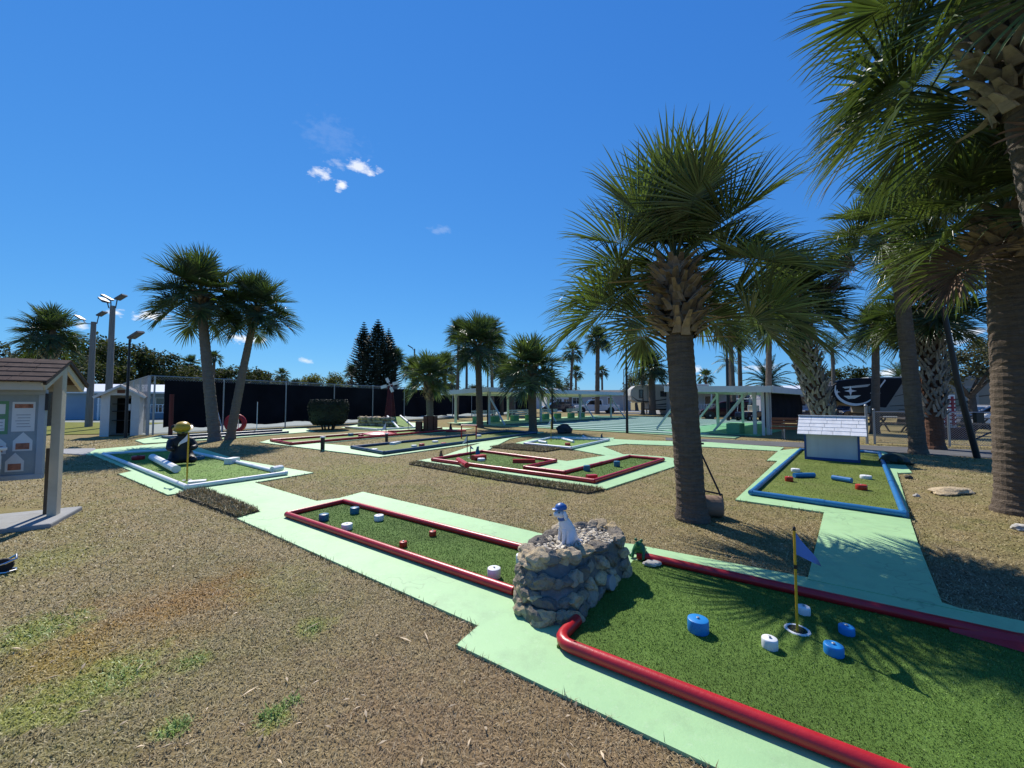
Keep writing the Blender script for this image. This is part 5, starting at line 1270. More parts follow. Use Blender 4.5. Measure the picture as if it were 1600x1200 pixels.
# red ring
x, y = G(362, 677); mb = MB(); R_ = .40; n = 22
mb.tube([(R_ * math.cos(2 * PI * i / n), .0, R_ * math.sin(2 * PI * i / n)) for i in range(n + 1)], .11, 10, cap=False); o = mb.build('red_ring', M('bright_red_rubber', (.40, .015, .02), .5, .1, 4), loc=(x, y + .25, .49), rz=.3, smooth=True); tag(o, 'red ring standing upright behind the thinner twin palm', 'ring')
for (px0, py0, px1, py1, lab) in [(337, 636, 346, 660, 'leaning pale stick right of the fatter twin palm'), (372, 634, 372, 657, 'upright pale stick right of the thinner twin palm'), (401, 628, 401, 656, 'upright white stick against the screened fence')]:
    x, y = G(px1, 676); z1_ = ZA(py1, y); z0_ = ZA(py0, y); mb = MB(); mb.tube([(0, 0, .0), (0, 0, z1_ * .6), (XA(px0, y) - XA(px1, y), 0, z0_)], .018, 6); tag(mb.build('pole', WHITE, loc=(x, y, 0)), lab, 'stick')
# marker posts
for px, py, h, lab in [(504, 704, .42, 'dark short hole marker post with white top on the lawn below the far red lane'), (604, 690, .30, 'grey short hole marker post beside the white flag of the far red lane'), (803, 690, .0, '')]:
    if not lab: continue
    x, y = G(px, py); root = thing('hole_marker', lab, 'marker post', (x, y, 0)); mb = MB(); mb.box((0, 0, h / 2), (.10, .10, h)); mb.build('post', M('dark_brown_stain', (.03, .02, .015), .7), root, bevel=.01)
    mb = MB(); mb.box((0, 0, h + .02), (.13, .13, .035)); mb.build('cap', WHITE, root)
# tiny statues
for px, py, h, mt, lab in [(704, 673, .40, BEAR, 'small dark animal figurine at the end of the far red lane'), (689, 718, .26, M('brown_stone_figure', (.10, .075, .05), .8), 'brown stone squirrel like figurine at the left corner of the kinked lane'), (746, 713, .30, CAPTEAL, 'tiny dark blue figurine behind the red block of the kinked lane'), (940, 684.5, .2, HEADM, 'small grey figurine at the back of the white bordered lane')]:
    x, y = G(px, py); root = thing('figurine', lab, 'figurine', (x, y, .02), -1.2)
    skin('body', [(0, 0, h * .2, h * .22), (0, 0, h * .5, h * .18), (.02, 0, h * .72, h * .12), (.05, 0, h * .88, h * .14), (h * .35, 0, h * .84, h * .07), (h * .3, h * .15, h * .06, h * .08), (h * .3, -h * .15, h * .06, h * .08), (-h * .3, 0, h * .12, h * .08)], [(0, 1), (1, 2), (2, 3), (3, 4), (0, 5), (0, 6), (0, 7)], mt, root, 2)
for px, py, r, mt, sd, lab in [(882, 677, (.42, .3, .28), M('dark_boulder', (.04, .042, .045), .9, .3, 6, .5, 20), 11, 'dark boulder behind the small white bordered lane'), (1485, 770, (.42, .2, .06), STONE, 12, 'flat pale rock slab on the lawn left of the right edge palm'), (1420, 748, (.08, .06, .05), TRUNKM, 13, 'small brown clod on the lawn below the turtle'), (1595, 828, (.10, .08, .05), ROCKW, 14, 'pale stone at the right edge below the thick palm'), (1432, 776, (.05, .04, .03), ROCKW, 15, 'little pale stone near the blue lane corner')]:
    x, y = G(px, py); mb = MB(); mb.blob((0, 0, r[2] * .55), r, sd, .25, 1.3, 3); tag(mb.build('rock', mt, loc=(x, y, 0), rz=.4), lab, 'rock')
# goal frame
x, y = G(732, 689); a = Vector(G(721, 687)); b = Vector(G(744, 687.5)); root = thing('goal_frame', 'small red goal frame standing across the dark blue lane', 'goal frame', (a.x, a.y, zF + .012), math.atan2((b - a).y, (b - a).x)); w_ = (b - a).length
for q in (0, w_):
    mb = MB(); mb.tube([(q, 0, 0), (q, 0, .55)], .028, 8); mb.build('upright', RED, root)
mb = MB(); mb.tube([(-.02, 0, .56), (w_ + .02, 0, .56)], .03, 8); mb.build('crossbar', RED, root)
# wooden box round the small palm
x, y = G(673, 674.5); root = thing('wooden_box', 'stepped brown plank box round the trunk of the small palm', 'wooden box', (x, y - .1, 0), .2)
mb = MB()
for i in range(8):
    a = i * PI / 4; mb.box((.34 * math.cos(a), .34 * math.sin(a), .42), (.07, .26, .84), rz=a)
mb.build('tall_plank', WOODBR, root); mb = MB()
for i in range(4): mb.box((-.62 + .02 * i, -.2 + i * .14, .28), (.30, .12, .56))
mb.build('short_plank', WOODBR, root)
mb = MB(); mb.prism([(.45, -.5), (1.9, -.2), (1.9, .5), (.45, .4)], 0, .08); mb.build('red_apron', RED, root)
# red round obstacle on lane G
x, y = G(594, 680); root = thing('red_drum', 'low red round platform obstacle on the far red lane', 'platform', (x, y, zG + .012)); mb = MB(); mb.lathe([(.75, 0), (.78, .05), (.5, .12), (.2, .14)], n=20); mb.build('platform', RED, root); mb = MB(); mb.box((.6, .1, .14), (.5, .16, .08), rz=.2); mb.build('ramp', RED, root)
# windmill
x, y = G(611, 667); y = 26.6; x = XA(610, y); root = thing('windmill', 'dark red tapering lattice windmill with pale sails before the screened fence', 'windmill', (x, y, 0))
DRED = M('dark_windmill_red', (.075, .007, .011), .6, .2, 4); Hm = ZA(604, y); rb = .42; z0 = .35
for i in range(6):
    a = i * PI / 3; mb = MB(); mb.bar((rb * math.cos(a), rb * math.sin(a), z0 * .2), (.13 * math.cos(a), .13 * math.sin(a), Hm), .04, .04); mb.build('strut', DRED, root)
mb = MB()
for k in range(7):
    t = k / 6; r = rb + (.13 - rb) * t; z = z0 * .2 + (Hm - z0 * .2) * t
    mb.tube([(r * math.cos(i * PI / 3), r * math.sin(i * PI / 3), z) for i in range(7)], .02, 6)
mb.build('hoop', DRED, root); mb = MB(); mb.lathe([(.36, .1), (.11, Hm - .02)], n=6); mb.build('tower_skin', DRED, root)
mb = MB(); mb.lathe([(.16, 0), (.14, .1), (.05, .2)], (0, 0, Hm), 10); mb.build('tower_cap', DRED, root)
for i in range(4):
    a = .35 + i * PI / 2; d = Vector((math.cos(a), 0, math.sin(a) * .8)); mb = MB(); c = Vector((0, -.2, Hm + .10)); mb.bar(c, c + d * .6, .03, .03, up=(0, 1, 0)); mb.bar(c + d * .22, c + d * .62, .02, .2, up=Vector((0, 1, 0)).cross(d)); mb.build('sail', WHITE, root)
# ramp + low wall
p0 = Vector((XA(612, 25), 25)); p1 = Vector(G(632, 668)); root = thing('sloping_ramp', 'green sloping ramp with white side pipes below the windmill', 'ramp', (XA(608, 27), 27, 0))
A = [Vector((XA(px, Y_), Y_, z)) - Vector((XA(608, 27), 27, 0)) for px, Y_, z in ((606, 25.6, .62), (626, 26.6, .62), (646, 24.4, .06), (622, 23.6, .06))]
mb = MB(); B_ = [Vector((p.x, p.y, 0)) for p in A]; mb.add(A + B_, [(0, 1, 2, 3)[::-1], (4, 5, 6, 7), (0, 3, 7, 4)[::-1], (1, 2, 6, 5), (0, 1, 5, 4), (2, 3, 7, 6)]); mb.build('turf', TURFY, root)
for a, b in ((A[0], A[3]), (A[1], A[2])):
    mb = MB(); mb.tube([a + Vector((0, 0, .05)), b + Vector((0, 0, .05)), b + (b - a).normalized() * .9 + Vector((0, 0, .02))], .06, 8); mb.build('side_pipe', WHITE, root)
root = thing('stone_wall', 'low grey rubble stone wall beside the windmill ramp', 'stone wall', (XA(590, 27), 27, 0)); mb = MB(); rg = random.Random(6)
for row in range(3):
    for i in range(16):
        u_ = (i + .5 * (row % 2)) / 16; xx = (XA(563, 26) - XA(590, 27)) * (1 - u_) + (XA(618, 24.6) - XA(590, 27)) * u_; yy = (26 - 27) * (1 - u_) + (24.6 - 27) * u_
        mb.blob((xx, yy, .12 + row * .21), (.17 * rg.uniform(.8, 1.2), .2, .13 * rg.uniform(.8, 1.2)), row * 20 + i, .2, 1.3, 2, cuts=5)
mb.build('rubble', STONE, root)

# ================================================================== LAWN ROLLER
root = thing('lawn_roller', 'tan drum lawn roller with a black handle leaning at the large palm', 'lawn roller', (2.66, 5.62, 0), -.25)
mb = MB(); mb.lathe([(.02, -.27), (.135, -.27), (.145, -.255), (.145, .255), (.135, .27), (.02, .27)], (0, 0, .145), 26, R=Matrix.Rotation(PI / 2, 3, 'Y')); mb.build('drum', M('tan_drum_paint', (.24, .155, .10), .7, .15, 4, dirt=(.12, .08, .05)), root)
mb = MB(); mb.tube([(-.29, 0, .145), (-.29, .05, .30), (0, .1, .34), (.29, .05, .30), (.29, 0, .145)], .014, 8); mb.build('yoke', BLACK, root)
mb = MB(); mb.tube([(.29, 0, .145), (.25, .05, .34), (.02, .3, .98)], .013, 8); mb.tube([(-.29, 0, .145), (-.25, .05, .34), (.0, .3, .98)], .013, 8); mb.tube([(-.1, .31, .98), (.12, .31, .98)], .014, 8); mb.build('handle', BLACK, root)

# ================================================================== PAVILIONS
def pavilion(label, O, d, n, dep, L, posts, hf, hb, name='court_pavilion', tarp=False):
    """O: near corner on the court side, n along the long side, d outward depth"""
    ang = math.atan2(n.y, n.x); root = thing(name, label, 'pavilion', (O.x, O.y, 0), ang, 'open pavilions beside the shuffleboard court'); sg = 1 if (Vector((-n.y, n.x)).dot(d) > 0) else -1
    yv = lambda v: sg * v; t = .30
    mb = MB(); a0, a1, b0, b1 = -.9, L + .9, -.9, dep + .6
    z = lambda b: hf + (hb - hf) * b / dep
    P = [(a0, yv(b0), z(b0)), (a1, yv(b0), z(b0)), (a1, yv(b1), z(b1)), (a0, yv(b1), z(b1))]; Q = [(x_, y_, zz + .09) for x_, y_, zz in P]
    f = [(0, 1, 2, 3), (7, 6, 5, 4), (0, 4, 5, 1), (1, 5, 6, 2), (2, 6, 7, 3), (3, 7, 4, 0)]; mb.add(P + Q, [q[::-1] for q in f] if sg > 0 else f); mb.build('roof', PAVROOF, root)
    mb = MB(); e = .02
    mb.bar((a0 - e, yv(b0 - e), z(b0) - .02), (a1 + e, yv(b0 - e), z(b0) - .02), .04, t); mb.bar((a0 - e, yv(b1 + e), z(b1) - .02), (a1 + e, yv(b1 + e), z(b1) - .02), .04, t); mb.bar((a0 - .045, yv(b0), z(b0) - .02), (a0 - .045, yv(b1), z(b1) - .02), .04, t); mb.bar((a1 + .045, yv(b0), z(b0) - .02), (a1 + .045, yv(b1), z(b1) - .02), .04, t)
    mb.build('fascia', PAVROOF, root)
    for i in range(posts):
        x_ = L * i / (posts - 1)
        for b in (0, dep):
            mb = MB(); mb.box((x_, yv(b), (z(b) - .12) / 2), (.14, .14, z(b) - .12)); mb.add(*[[(x_ - .14, yv(b) - .08, z(b) - .12), (x_ + .14, yv(b) - .08, z(b) - .12), (x_ + .14, yv(b) + .08, z(b) - .12), (x_ - .14, yv(b) + .08, z(b) - .12), (x_ - .075, yv(b) - .074, z(b) - .42), (x_ + .075, yv(b) - .074, z(b) - .42), (x_ + .075, yv(b) + .074, z(b) - .42), (x_ - .075, yv(b) + .074, z(b) - .42)], [(0, 1, 2, 3), (7, 6, 5, 4), (4, 5, 1, 0), (5, 6, 2, 1), (6, 7, 3, 2), (7, 4, 0, 3)]]); mb.build('post', PAVPOST, root)
    return root, yv, z
n2 = Vector((.67, .74)).normalized(); d2 = Vector((-.74, .67)).normalized()
LP = Vector(G(764, 664))
root, yv, z = pavilion('white flat roofed pavilion over green footed benches left of the court', LP, d2, n2, 3.6, 17.5, 4, 2.42, 2.3)
for i in range(4):
    mb = MB(); x_ = 17.5 * i / 3; mb.bar((x_, yv(-1.5), .06), (x_, yv(.05), 2.1), .09, .09, up=(1, 0, 0)); mb.build('brace', PAVPOST, root)
for i, lab in enumerate(('nearest white slatted bench on green blocks under the left pavilion', 'second nearest white bench on green blocks under the left pavilion', 'third white bench on green blocks under the left pavilion', 'farthest white bench on green blocks under the left pavilion', )):
    a = 2.0 + i * 4.2; p = LP + n2 * a + d2 * 2.3; r2 = thing('bench', lab, 'bench', (p.x, p.y, .03), math.atan2(n2.y, n2.x), 'white benches in the left pavilion')
    mb = MB(); [mb.box((0, (j - 1) * .14, .48), (2.6, .11, .04)) for j in range(3)]; mb.build('seat', WHITE, r2)
    mb = MB(); [mb.box((0, .27, .68 + j * .17), (2.6, .035, .12)) for j in range(2)]; [mb.box((sx, .23, .62), (.06, .045, .62)) for sx in (-1, 1)]; mb.build('backrest', WHITE, r2)
    for sx in (-.95, .95):
        mb = MB(); mb.box((sx, 0, .23), (.62, .45, .46)); mb.build('leg', PLANTGREEN, r2)
mb = MB(); q = [LP + d2 * -.6 + n2 * -.6, LP + d2 * 3.9 + n2 * -.6, LP + d2 * 3.9 + n2 * 18.2, LP + d2 * -.6 + n2 * 18.2]; mb.prism([tuple(v) for v in q], -.06, .038); tag(mb.build('pavement', MINT), kind='structure')
RP = Vector((9.1, 21.0)); n3 = Vector((.76, .65)).normalized(); d3 = Vector((.76, -.65)).normalized()
# right pavilion: front row along the court, tarp on its outer side
e1 = Vector((.70, .714)); e2 = Vector((-.74, .67))
FR = Vector((11.75, 19.1))
root, yv, z = pavilion('white flat roofed pavilion with a black tarp wall right of the court', FR, e2, e1, 3.4, 11.5, 3, 2.22, 2.30)
mb = MB(); nn = 40; vs = []
for i in range(nn + 1):
    a = .45 + 10.6 * i / nn
    for k in range(7):
        t = k / 6; zz = .38 + (2.08 - .38) * t; bulge = .10 * math.sin(PI * t) + .05 * mnoise.noise(Vector((a * 1.2, t * 2, 3))); vs.append((a, yv(-.22 - bulge), zz))
m_ = len(vs); vs += [(x_, y_ + yv(.012), q) for x_, y_, q in vs]; fs = [(i * 7 + k, (i + 1) * 7 + k, (i + 1) * 7 + k + 1, i * 7 + k + 1) for i in range(nn) for k in range(6)]; fs += [tuple(m_ + j for j in f[::-1]) for f in fs]
mb.add(vs, fs); mb.build('tarp_wall', SCREEN, root, smooth=True)
for xx, yy in ((.0, -.35), (.55, -.42), (.9, -.45)):
    mb = MB(); mb.box((xx, yv(yy), 1.05), (.11, .11, 2.1)); mb.build('tarp_post', WHITE, root)
for xx in (0, 5.75, 11.5):
    mb = MB(); mb.bar((xx, yv(4.9), .06), (xx, yv(3.35), 2.1), .10, .10, up=(1, 0, 0)); mb.build('brace', PAVPOST, root)
mb = MB(); mb.bar((.1, yv(1.9), .1), (.1, yv(.3), 2.05), .09, .09, up=(1, 0, 0)); mb.build('brace', PAVPOST, root)
mb = MB(); mb.blob((0, yv(3.4), .16), (.2, .2, .19), 1, .02, 1, 2); mb.build('post_foot', POLEG, root, smooth=True)
q = [FR + e1 * -.8 + e2 * -.3, FR + e1 * -.8 + e2 * 4.2, FR + e1 * 12 + e2 * 4.2, FR + e1 * 12 + e2 * -.3]; mb = MB(); mb.prism([tuple(v) for v in q], -.06, .044); tag(mb.build('pavement', PLANTGREEN), kind='structure')
p = FR + e2 * .9 + e1 * .2; mb = MB(); mb.box((0, 0, .24), (.9, .6, .48)); tag(mb.build('bench_block', PLANTGREEN, loc=(p.x, p.y, .045), rz=math.atan2(e1.y, e1.x), bevel=.02), 'green concrete block at the near corner of the right pavilion', 'block')
# brown bench before the tarp
b0 = Vector(G(1206, 686)); b1 = Vector(G(1262, 688)); ang = math.atan2((b1 - b0).y, (b1 - b0).x); root = thing('park_bench', 'brown slatted park bench seen from behind before the black tarp', 'bench', (b0.x, b0.y, 0), ang)
BENCHW = M('bench_brown_slat', (.16, .065, .035), .6, .2, 5, stretch=(1, 8, 8)); Lb = 1.9
mb = MB(); [mb.box((Lb / 2, -.03, .50 + i * .125), (Lb, .035, .095)) for i in range(4)]; mb.build('backrest', BENCHW, root, bevel=.006)
mb = MB(); [mb.box((Lb / 2, .10 + i * .12, .44), (Lb, .1, .035)) for i in range(4)]; mb.build('seat', BENCHW, root, bevel=.006)
for sx in (.45, Lb - .45):
    mb = MB(); mb.bar((sx, -.005, .0), (sx, -.005, .92), .05, .04, up=(0, 1, 0)); mb.bar((sx, .02, .41), (sx, .55, .41), .05, .03); mb.bar((sx, .5, .40), (sx, .54, 0), .05, .04, up=(1, 0, 0)); mb.build('leg', GREY_METAL, root)

# ================================================================== LOW CHAIN LINK FENCE, RIGHT
g0 = Vector(G(1367, 694)); g1 = Vector(G(1484, 697.5)); fd = (g1 - g0).normalized(); Lg = 9.5
root = thing('low_chain_link_fence', 'waist high chain link fence with steel posts along the grey walk at right', 'fence', (g0.x, g0.y, 0), math.atan2(fd.y, fd.x)); hg = 1.22
L1 = (g1 - g0).length
for q in (0, L1, L1 * 2, L1 * 3, L1 * 4):
    mb = MB(); mb.tube([(q, 0, 0), (q, 0, hg + .05)], .035, 10); mb.blob((q, 0, hg + .08), .045, 1, 0, 1, 2); mb.build('post', GREY_METAL, root)
mb = MB(); mb.tube([(0, 0, hg), (L1 * 4, 0, hg)], .022, 8); mb.tube([(0, 0, .06), (L1 * 4, 0, .06)], .008, 6); mb.build('rail', GREY_METAL, root)
link_mesh(0, L1 * 4, .06, hg, .075, .0042).build('chain_link', GREY_METAL, root)
p = g0 - fd * .16; root = thing('gate_post', 'taller steel gate post left of the low chain link fence', 'gate post', (p.x, p.y + .1, 0)); mb = MB(); mb.tube([(0, 0, 0), (0, 0, 1.42)], .045, 12); mb.build('post', GREY_METAL, root); mb = MB(); mb.blob((0, 0, 1.45), .06, 1, 0, 1, 2); mb.build('cap', GREY_METAL, root, smooth=True); mb = MB(); mb.box((.06, 0, 1.1), (.08, .05, .05)); mb.build('hinge', GREY_METAL, root)
# ================================================================== HOUSES
ROOFW = M('white_metal_house_roof', (.70, .71, .72), .4, .04, 1); ROOFG = M('grey_shingle_roof', (.10, .095, .09), .9, .2, 6); SIDEG = M('grey_mobile_siding', (.36, .36, .36), .7, .05, 1); SIDEB = M('beige_siding', (.33, .28, .22), .7, .05, 1); SIDEW = M('white_mobile_siding', (.56, .56, .54), .7, .05, 1)
def house(label, x, y, rz, L, D, h, rise, wall, roof, wins, door=None, gable=True, porch=None, ov=.35):
    """front wall is local y=0 looking to -y"""
    root = thing('mobile_home', label, 'house', (x, y, 0), rz, 'mobile homes round the park')
    mb = MB(); mb.box((L / 2, D / 2, h / 2), (L, D, h))
    if rise: mb.prism([(0, h), (D, h), (D / 2, h + rise)], 0, L, R=Matrix(((0, 0, 1), (1, 0, 0), (0, 1, 0))))
    k = int(h / .22)
    for i in range(1, k): mb.box((L / 2, -.004, i * .22), (L, .012, .02))
    mb.build('wall', wall, root)
    mb = MB()
    for s in (0, 1):
        y0 = -ov if s == 0 else D + ov; zz = h - rise * ov / (D / 2)
        P = [(-ov, y0, zz), (L + ov, y0, zz), (L + ov, D / 2, h + rise), (-ov, D / 2, h + rise)]; Q = [(a, b, c + .12) for a, b, c in P]; f = [(3, 2, 1, 0), (4, 5, 6, 7), (0, 1, 5, 4), (1, 2, 6, 5), (2, 3, 7, 6), (3, 0, 4, 7)]
        mb.add([(a, b, c + .02) for a, b, c in P] + Q, f if s == 0 else [q[::-1] for q in f])
    mb.build('roof', roof, root)
    mb = MB(); mb.box((L / 2, -ov - .012, h - rise * ov / (D / 2) + .04), (L + 2 * ov, .03, .18)); mb.build('fascia', WHITE, root)
    for wx, wz, ww, wh in wins:
        mb = MB(); t = .07
        mb.box((wx, -.025, wz + wh / 2 + t / 2), (ww + 2 * t, .06, t)); mb.box((wx, -.025, wz - wh / 2 - t / 2), (ww + 2 * t, .06, t)); mb.box((wx - ww / 2 - t / 2, -.025, wz), (t, .06, wh)); mb.box((wx + ww / 2 + t / 2, -.025, wz), (t, .06, wh)); mb.box((wx, -.03, wz), (.04, .05, wh))
        o = mb.build('window', WHITE, root); mb = MB(); mb.box((wx, -.012, wz), (ww, .02, wh)); mb.build('pane', GLASS, o)
    if door:
        mb = MB(); mb.box((door, -.02, 1.25), (.95, .05, 2.05)); o = mb.build('door', SHED_W, root); mb = MB(); mb.box((door + .36, -.06, 1.2), (.05, .05, .12)); mb.build('handle', GREY_METAL, o)
    if porch:
        px0, px1, pd = porch; mb = MB(); mb.box(((px0 + px1) / 2, -pd / 2, h - .05), (px1 - px0, pd, .14)); mb.build('porch_roof', ROOFW, root)
        for q in (px0 + .1, (px0 + px1) / 2, px1 - .1):
            mb = MB(); mb.box((q, -pd + .1, (h - .12) / 2), (.12, .12, h - .12)); mb.build('porch_post', WHITE, root)
        mb = MB(); mb.box(((px0 + px1) / 2, -pd + .08, 1.35), (px1 - px0, .05, .06)); mb.box(((px0 + px1) / 2, -pd + .08, .6), (px1 - px0, .05, .05)); n = int((px1 - px0) / .3)
        for i in range(n): mb.box((px0 + .15 + i * .3, -pd + .08, .97), (.05, .04, .72))
        mb.build('porch_rail', WHITE, root)
    return root
SW = [(2.2, 1.75, 1.0, .9), (5.6, 1.75, 1.0, .9), (9.6, 1.75, .9, .9)]
house('long grey mobile home with dark shingle roof behind the white pickup', 10.0, 71, -.06, 11.2, 6, 3.0, .7, SIDEG, ROOFG, [(1.6, 1.8, 1.3, 1.1), (5.0, 1.9, 1.3, .9), (7.6, 1.8, .9, 1.1)])
house('pale gabled porch home left of the grey mobile home', 6.2, 70.6, .1, 4.6, 5, 2.9, 1.1, SIDEW, ROOFW, [(1.0, 1.5, .9, 1.2), (2.3, 1.5, .9, 1.2), (3.6, 1.5, .9, 1.2)])
house('white roofed home with a carport behind the right pavilion', 19.5, 45, .02, 15.5, 8, 2.85, .55, SIDEW, ROOFW, [(3.2, 1.7, 1.3, 1.1), (7.4, 1.7, 1.1, 1.1), (12.5, 1.8, 1.4, .9)], 10.2, porch=(-1, 5.2, 2.4))
house('white roofed home right of the date palm', 26.5, 42, -.1, 6.4, 7, 2.9, .45, M('pale_lilac_siding', (.45, .45, .50), .7, .05, 1), ROOFW, [(1.4, 1.7, 1.0, 1.0), (4.5, 1.7, 1.0, 1.0)])
house('low home with a dark roof behind the dark travel trailer', 36, 50, -.3, 11, 7, 2.9, .8, SIDEG, ROOFG, [(2, 1.7, 1, 1), (6, 1.7, 1, 1)])
house('blue grey gabled home right of the dark travel trailer', 37.5, 38, -.35, 7, 6, 2.8, .9, M('blue_grey_siding', (.22, .26, .29), .7, .05, 1), ROOFW, [(2.0, 1.7, 1.0, 1.0)], 4.2)
house('beige sided home with white porch at the right edge', 33.0, 29.2, -.42, 9.5, 6, 2.75, .5, SIDEB, ROOFW, [(1.2, 1.55, .9, 1.2)], 2.6, porch=(-.4, 3.0, 1.8))
house('pale blue home with white metal roof at far left', -40.5, 35.2, .35, 9, 7, 2.5, .75, M('pale_blue_siding', (.26, .34, .42), .7, .06, 1), ROOFW, [(5.0, 1.3, 1.6, 1.3), (7.6, 1.3, 1.2, 1.3)], 3.2, porch=(3.5, 9, 1.8))
house('long low white roofed home far behind the screened fence', -12, 92, 0, 24, 8, 3.0, .5, SIDEW, ROOFW, [(4, 1.8, 1.2, 1), (12, 1.8, 1.2, 1)])

# ================================================================== VEHICLES
def smooth_profile(pts): return pts
def wheel(parent, x, y, r, w=.22):
    mb = MB(); R = Matrix.Rotation(PI / 2, 3, 'X'); mb.lathe([(r * .62, -w / 2), (r * .95, -w / 2), (r, -w * .35), (r, w * .35), (r * .95, w / 2), (r * .62, w / 2)], (x, y, r), 22, R=R); t = mb.build('wheel', RUBBER, parent)
    mb = MB(); mb.lathe([(.05, -w / 2 - .012), (r * .6, -w * .46), (r * .62, -w * .3), (r * .62, w * .3), (r * .6, w * .46), (.05, w / 2 + .012)], (x, y, r), 16, R=R); mb.build('rim', GREY_METAL, t)
XZ = Matrix(((1, 0, 0), (0, 0, -1), (0, 1, 0)))   # profile x,z -> extrude along -y
def car(name, label, cat, x, y, rz, L, Wd, body, cabin, glass, wr, wx, paint, bed=None, light_z=.72):
    root = thing(name, label, cat, (x, y, 0), rz, 'cars and trucks parked round the park')
    mb = MB(); mb.prism([(p[0] * L, p[1]) for p in body], -Wd / 2, Wd / 2, R=XZ); mb.build('body', paint, root, bevel=.06, seg=3)
    mb = MB(); mb.prism([(p[0] * L, p[1]) for p in cabin], -Wd / 2 + .10, Wd / 2 - .10, R=XZ); mb.build('cabin', paint, root, bevel=.07, seg=3)
    for g in glass:
        for s in (-1, 1):
            mb = MB(); y0 = s * (Wd / 2 - .10); mb.prism([(p[0] * L, p[1]) for p in g], -y0 - .008, -y0 + .008, R=XZ); mb.build('side_window', GLASS, root)
    # windscreen and rear glass: slabs on the cabin's sloping ends
    for i, j, nm in ((0, 1, 'windscreen'), (-2, -1, 'rear_window')):
        a, b = cabin[i], cabin[j]; A_ = Vector((a[0] * L, 0, a[1])); B_ = Vector((b[0] * L, 0, b[1])); d = (B_ - A_); nrm = Vector((-d.z, 0, d.x)).normalized()
        if nrm.x * (1 if i == 0 else -1) > 0: nrm = -nrm
        c = (A_ + B_) / 2 + nrm * .004; mb = MB(); mb.bar(c - d * .38, c + d * .40, Wd - .42, .014, up=nrm); mb.build(nm, GLASS, root)
    for w_ in wx:
        for s in (-1, 1):
            wheel(root, w_ * L, s * (Wd / 2 - .11), wr)
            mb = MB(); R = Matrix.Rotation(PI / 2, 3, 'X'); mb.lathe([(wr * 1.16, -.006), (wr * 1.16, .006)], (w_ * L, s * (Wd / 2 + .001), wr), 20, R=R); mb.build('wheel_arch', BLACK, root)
    for s in (-1, 1):
        mb = MB(); mb.box((.012, s * (Wd / 2 - .25), light_z), (.05, .34, .16)); mb.build('headlight', CARS, root, bevel=.02)
        mb = MB(); mb.box((L - .012, s * (Wd / 2 - .18), light_z + .1), (.05, .2, .24)); mb.build('taillight', RED, root, bevel=.02)
        mb = MB(); mb.box((cabin[0][0] * L + .25, s * (Wd / 2 + .07), cabin[0][1] + .06), (.12, .16, .13)); mb.build('mirror', BLACK, root, bevel=.02)
        for k_ in (1,):
            for gx in [g for g in glass]:
                q = max(p[0] for p in gx) * L - .12; mb = MB(); mb.box((q, s * (Wd / 2 + .004), gx[0][1] - .10), (.16, .02, .03)); mb.build('door_handle', BLACK, root)
    for q, sx in ((-.02, 'f'), (L + .02, 'r')):
        mb = MB(); mb.box((q, 0, .46), (.12, Wd * .94, .2)); mb.build('bumper', GREY_METAL if 'pickup' in name else paint, root, bevel=.03)
    mb = MB(); mb.box((.0, 0, light_z - .02), (.06, Wd * .5, .2)); mb.build('grille', BLACK, root)
    return root
pk_body = [(0, .45), (.01, .98), (.03, 1.08), (.25, 1.16), (.62, 1.18), (1.0, 1.18), (1.0, .52), (.93, .5), (.9, .42), (.1, .42)]
pk_cab = [(.245, 1.15), (.345, 1.86), (.40, 1.94), (.60, 1.94), (.635, 1.88), (.645, 1.15)]
pk_gl = [[(.275, 1.26), (.355, 1.80), (.455, 1.84), (.455, 1.22)], [(.47, 1.22), (.47, 1.84), (.595, 1.84), (.61, 1.22)]]
car('pickup_truck', 'white crew cab pickup truck parked before the grey mobile home', 'pickup truck', XA(897, 56.5), 56.5, -.04, 6.2, 2.0, pk_body, pk_cab, pk_gl, .42, (.16, .81), CARW, light_z=.9)
sv_body = [(0, .4), (.01, .78), (.06, .92), (.26, 1.0), (.98, 1.02), (1.0, .7), (.99, .4), (.9, .32), (.1, .32)]
sv_cab = [(.22, .98), (.36, 1.56), (.44, 1.66), (.86, 1.64), (.93, 1.52), (.985, .98)]
sv_gl = [[(.28, 1.06), (.385, 1.52), (.52, 1.56), (.52, 1.06)], [(.54, 1.06), (.54, 1.56), (.70, 1.56), (.70, 1.06)], [(.72, 1.06), (.72, 1.56), (.85, 1.54), (.92, 1.1)]]
sd_cab = [(.27, .92), (.42, 1.34), (.48, 1.42), (.70, 1.40), (.78, 1.32), (.92, .94)]
sd_body = [(0, .38), (.01, .68), (.06, .80), (.27, .92), (.92, .94), (.99, .82), (1.0, .6), (.99, .38), (.9, .30), (.1, .30)]
sd_gl = [[(.33, .98), (.44, 1.31), (.57, 1.34), (.57, .98)], [(.59, .98), (.59, 1.34), (.69, 1.33), (.80, 1.02)]]
car('parked_car', 'dark red car under the right pavilion homes, behind the white post', 'car', XA(1096, 37), 37.5, -.35, 4.6, 1.8, sv_body, sv_cab, sv_gl, .34, (.18, .80), CARR)
car('parked_car', 'dark navy car left of the leaning criss cross palm', 'car', XA(1252, 38), 37, .1, 4.7, 1.8, sv_body, sv_cab, sv_gl, .34, (.18, .80), CARD)
car('parked_car', 'dark car hidden behind the leaning criss cross palm', 'car', XA(1288, 37), 36.0, .15, 4.7, 1.8, sd_body, sd_cab, sd_gl, .33, (.18, .80), CARD)
car('parked_car', 'silver sedan behind the striped pillar at right', 'car', XA(1478, 24.5), 25, -.25, 4.7, 1.8, sd_body, sd_cab, sd_gl, .33, (.18, .80), CARS)
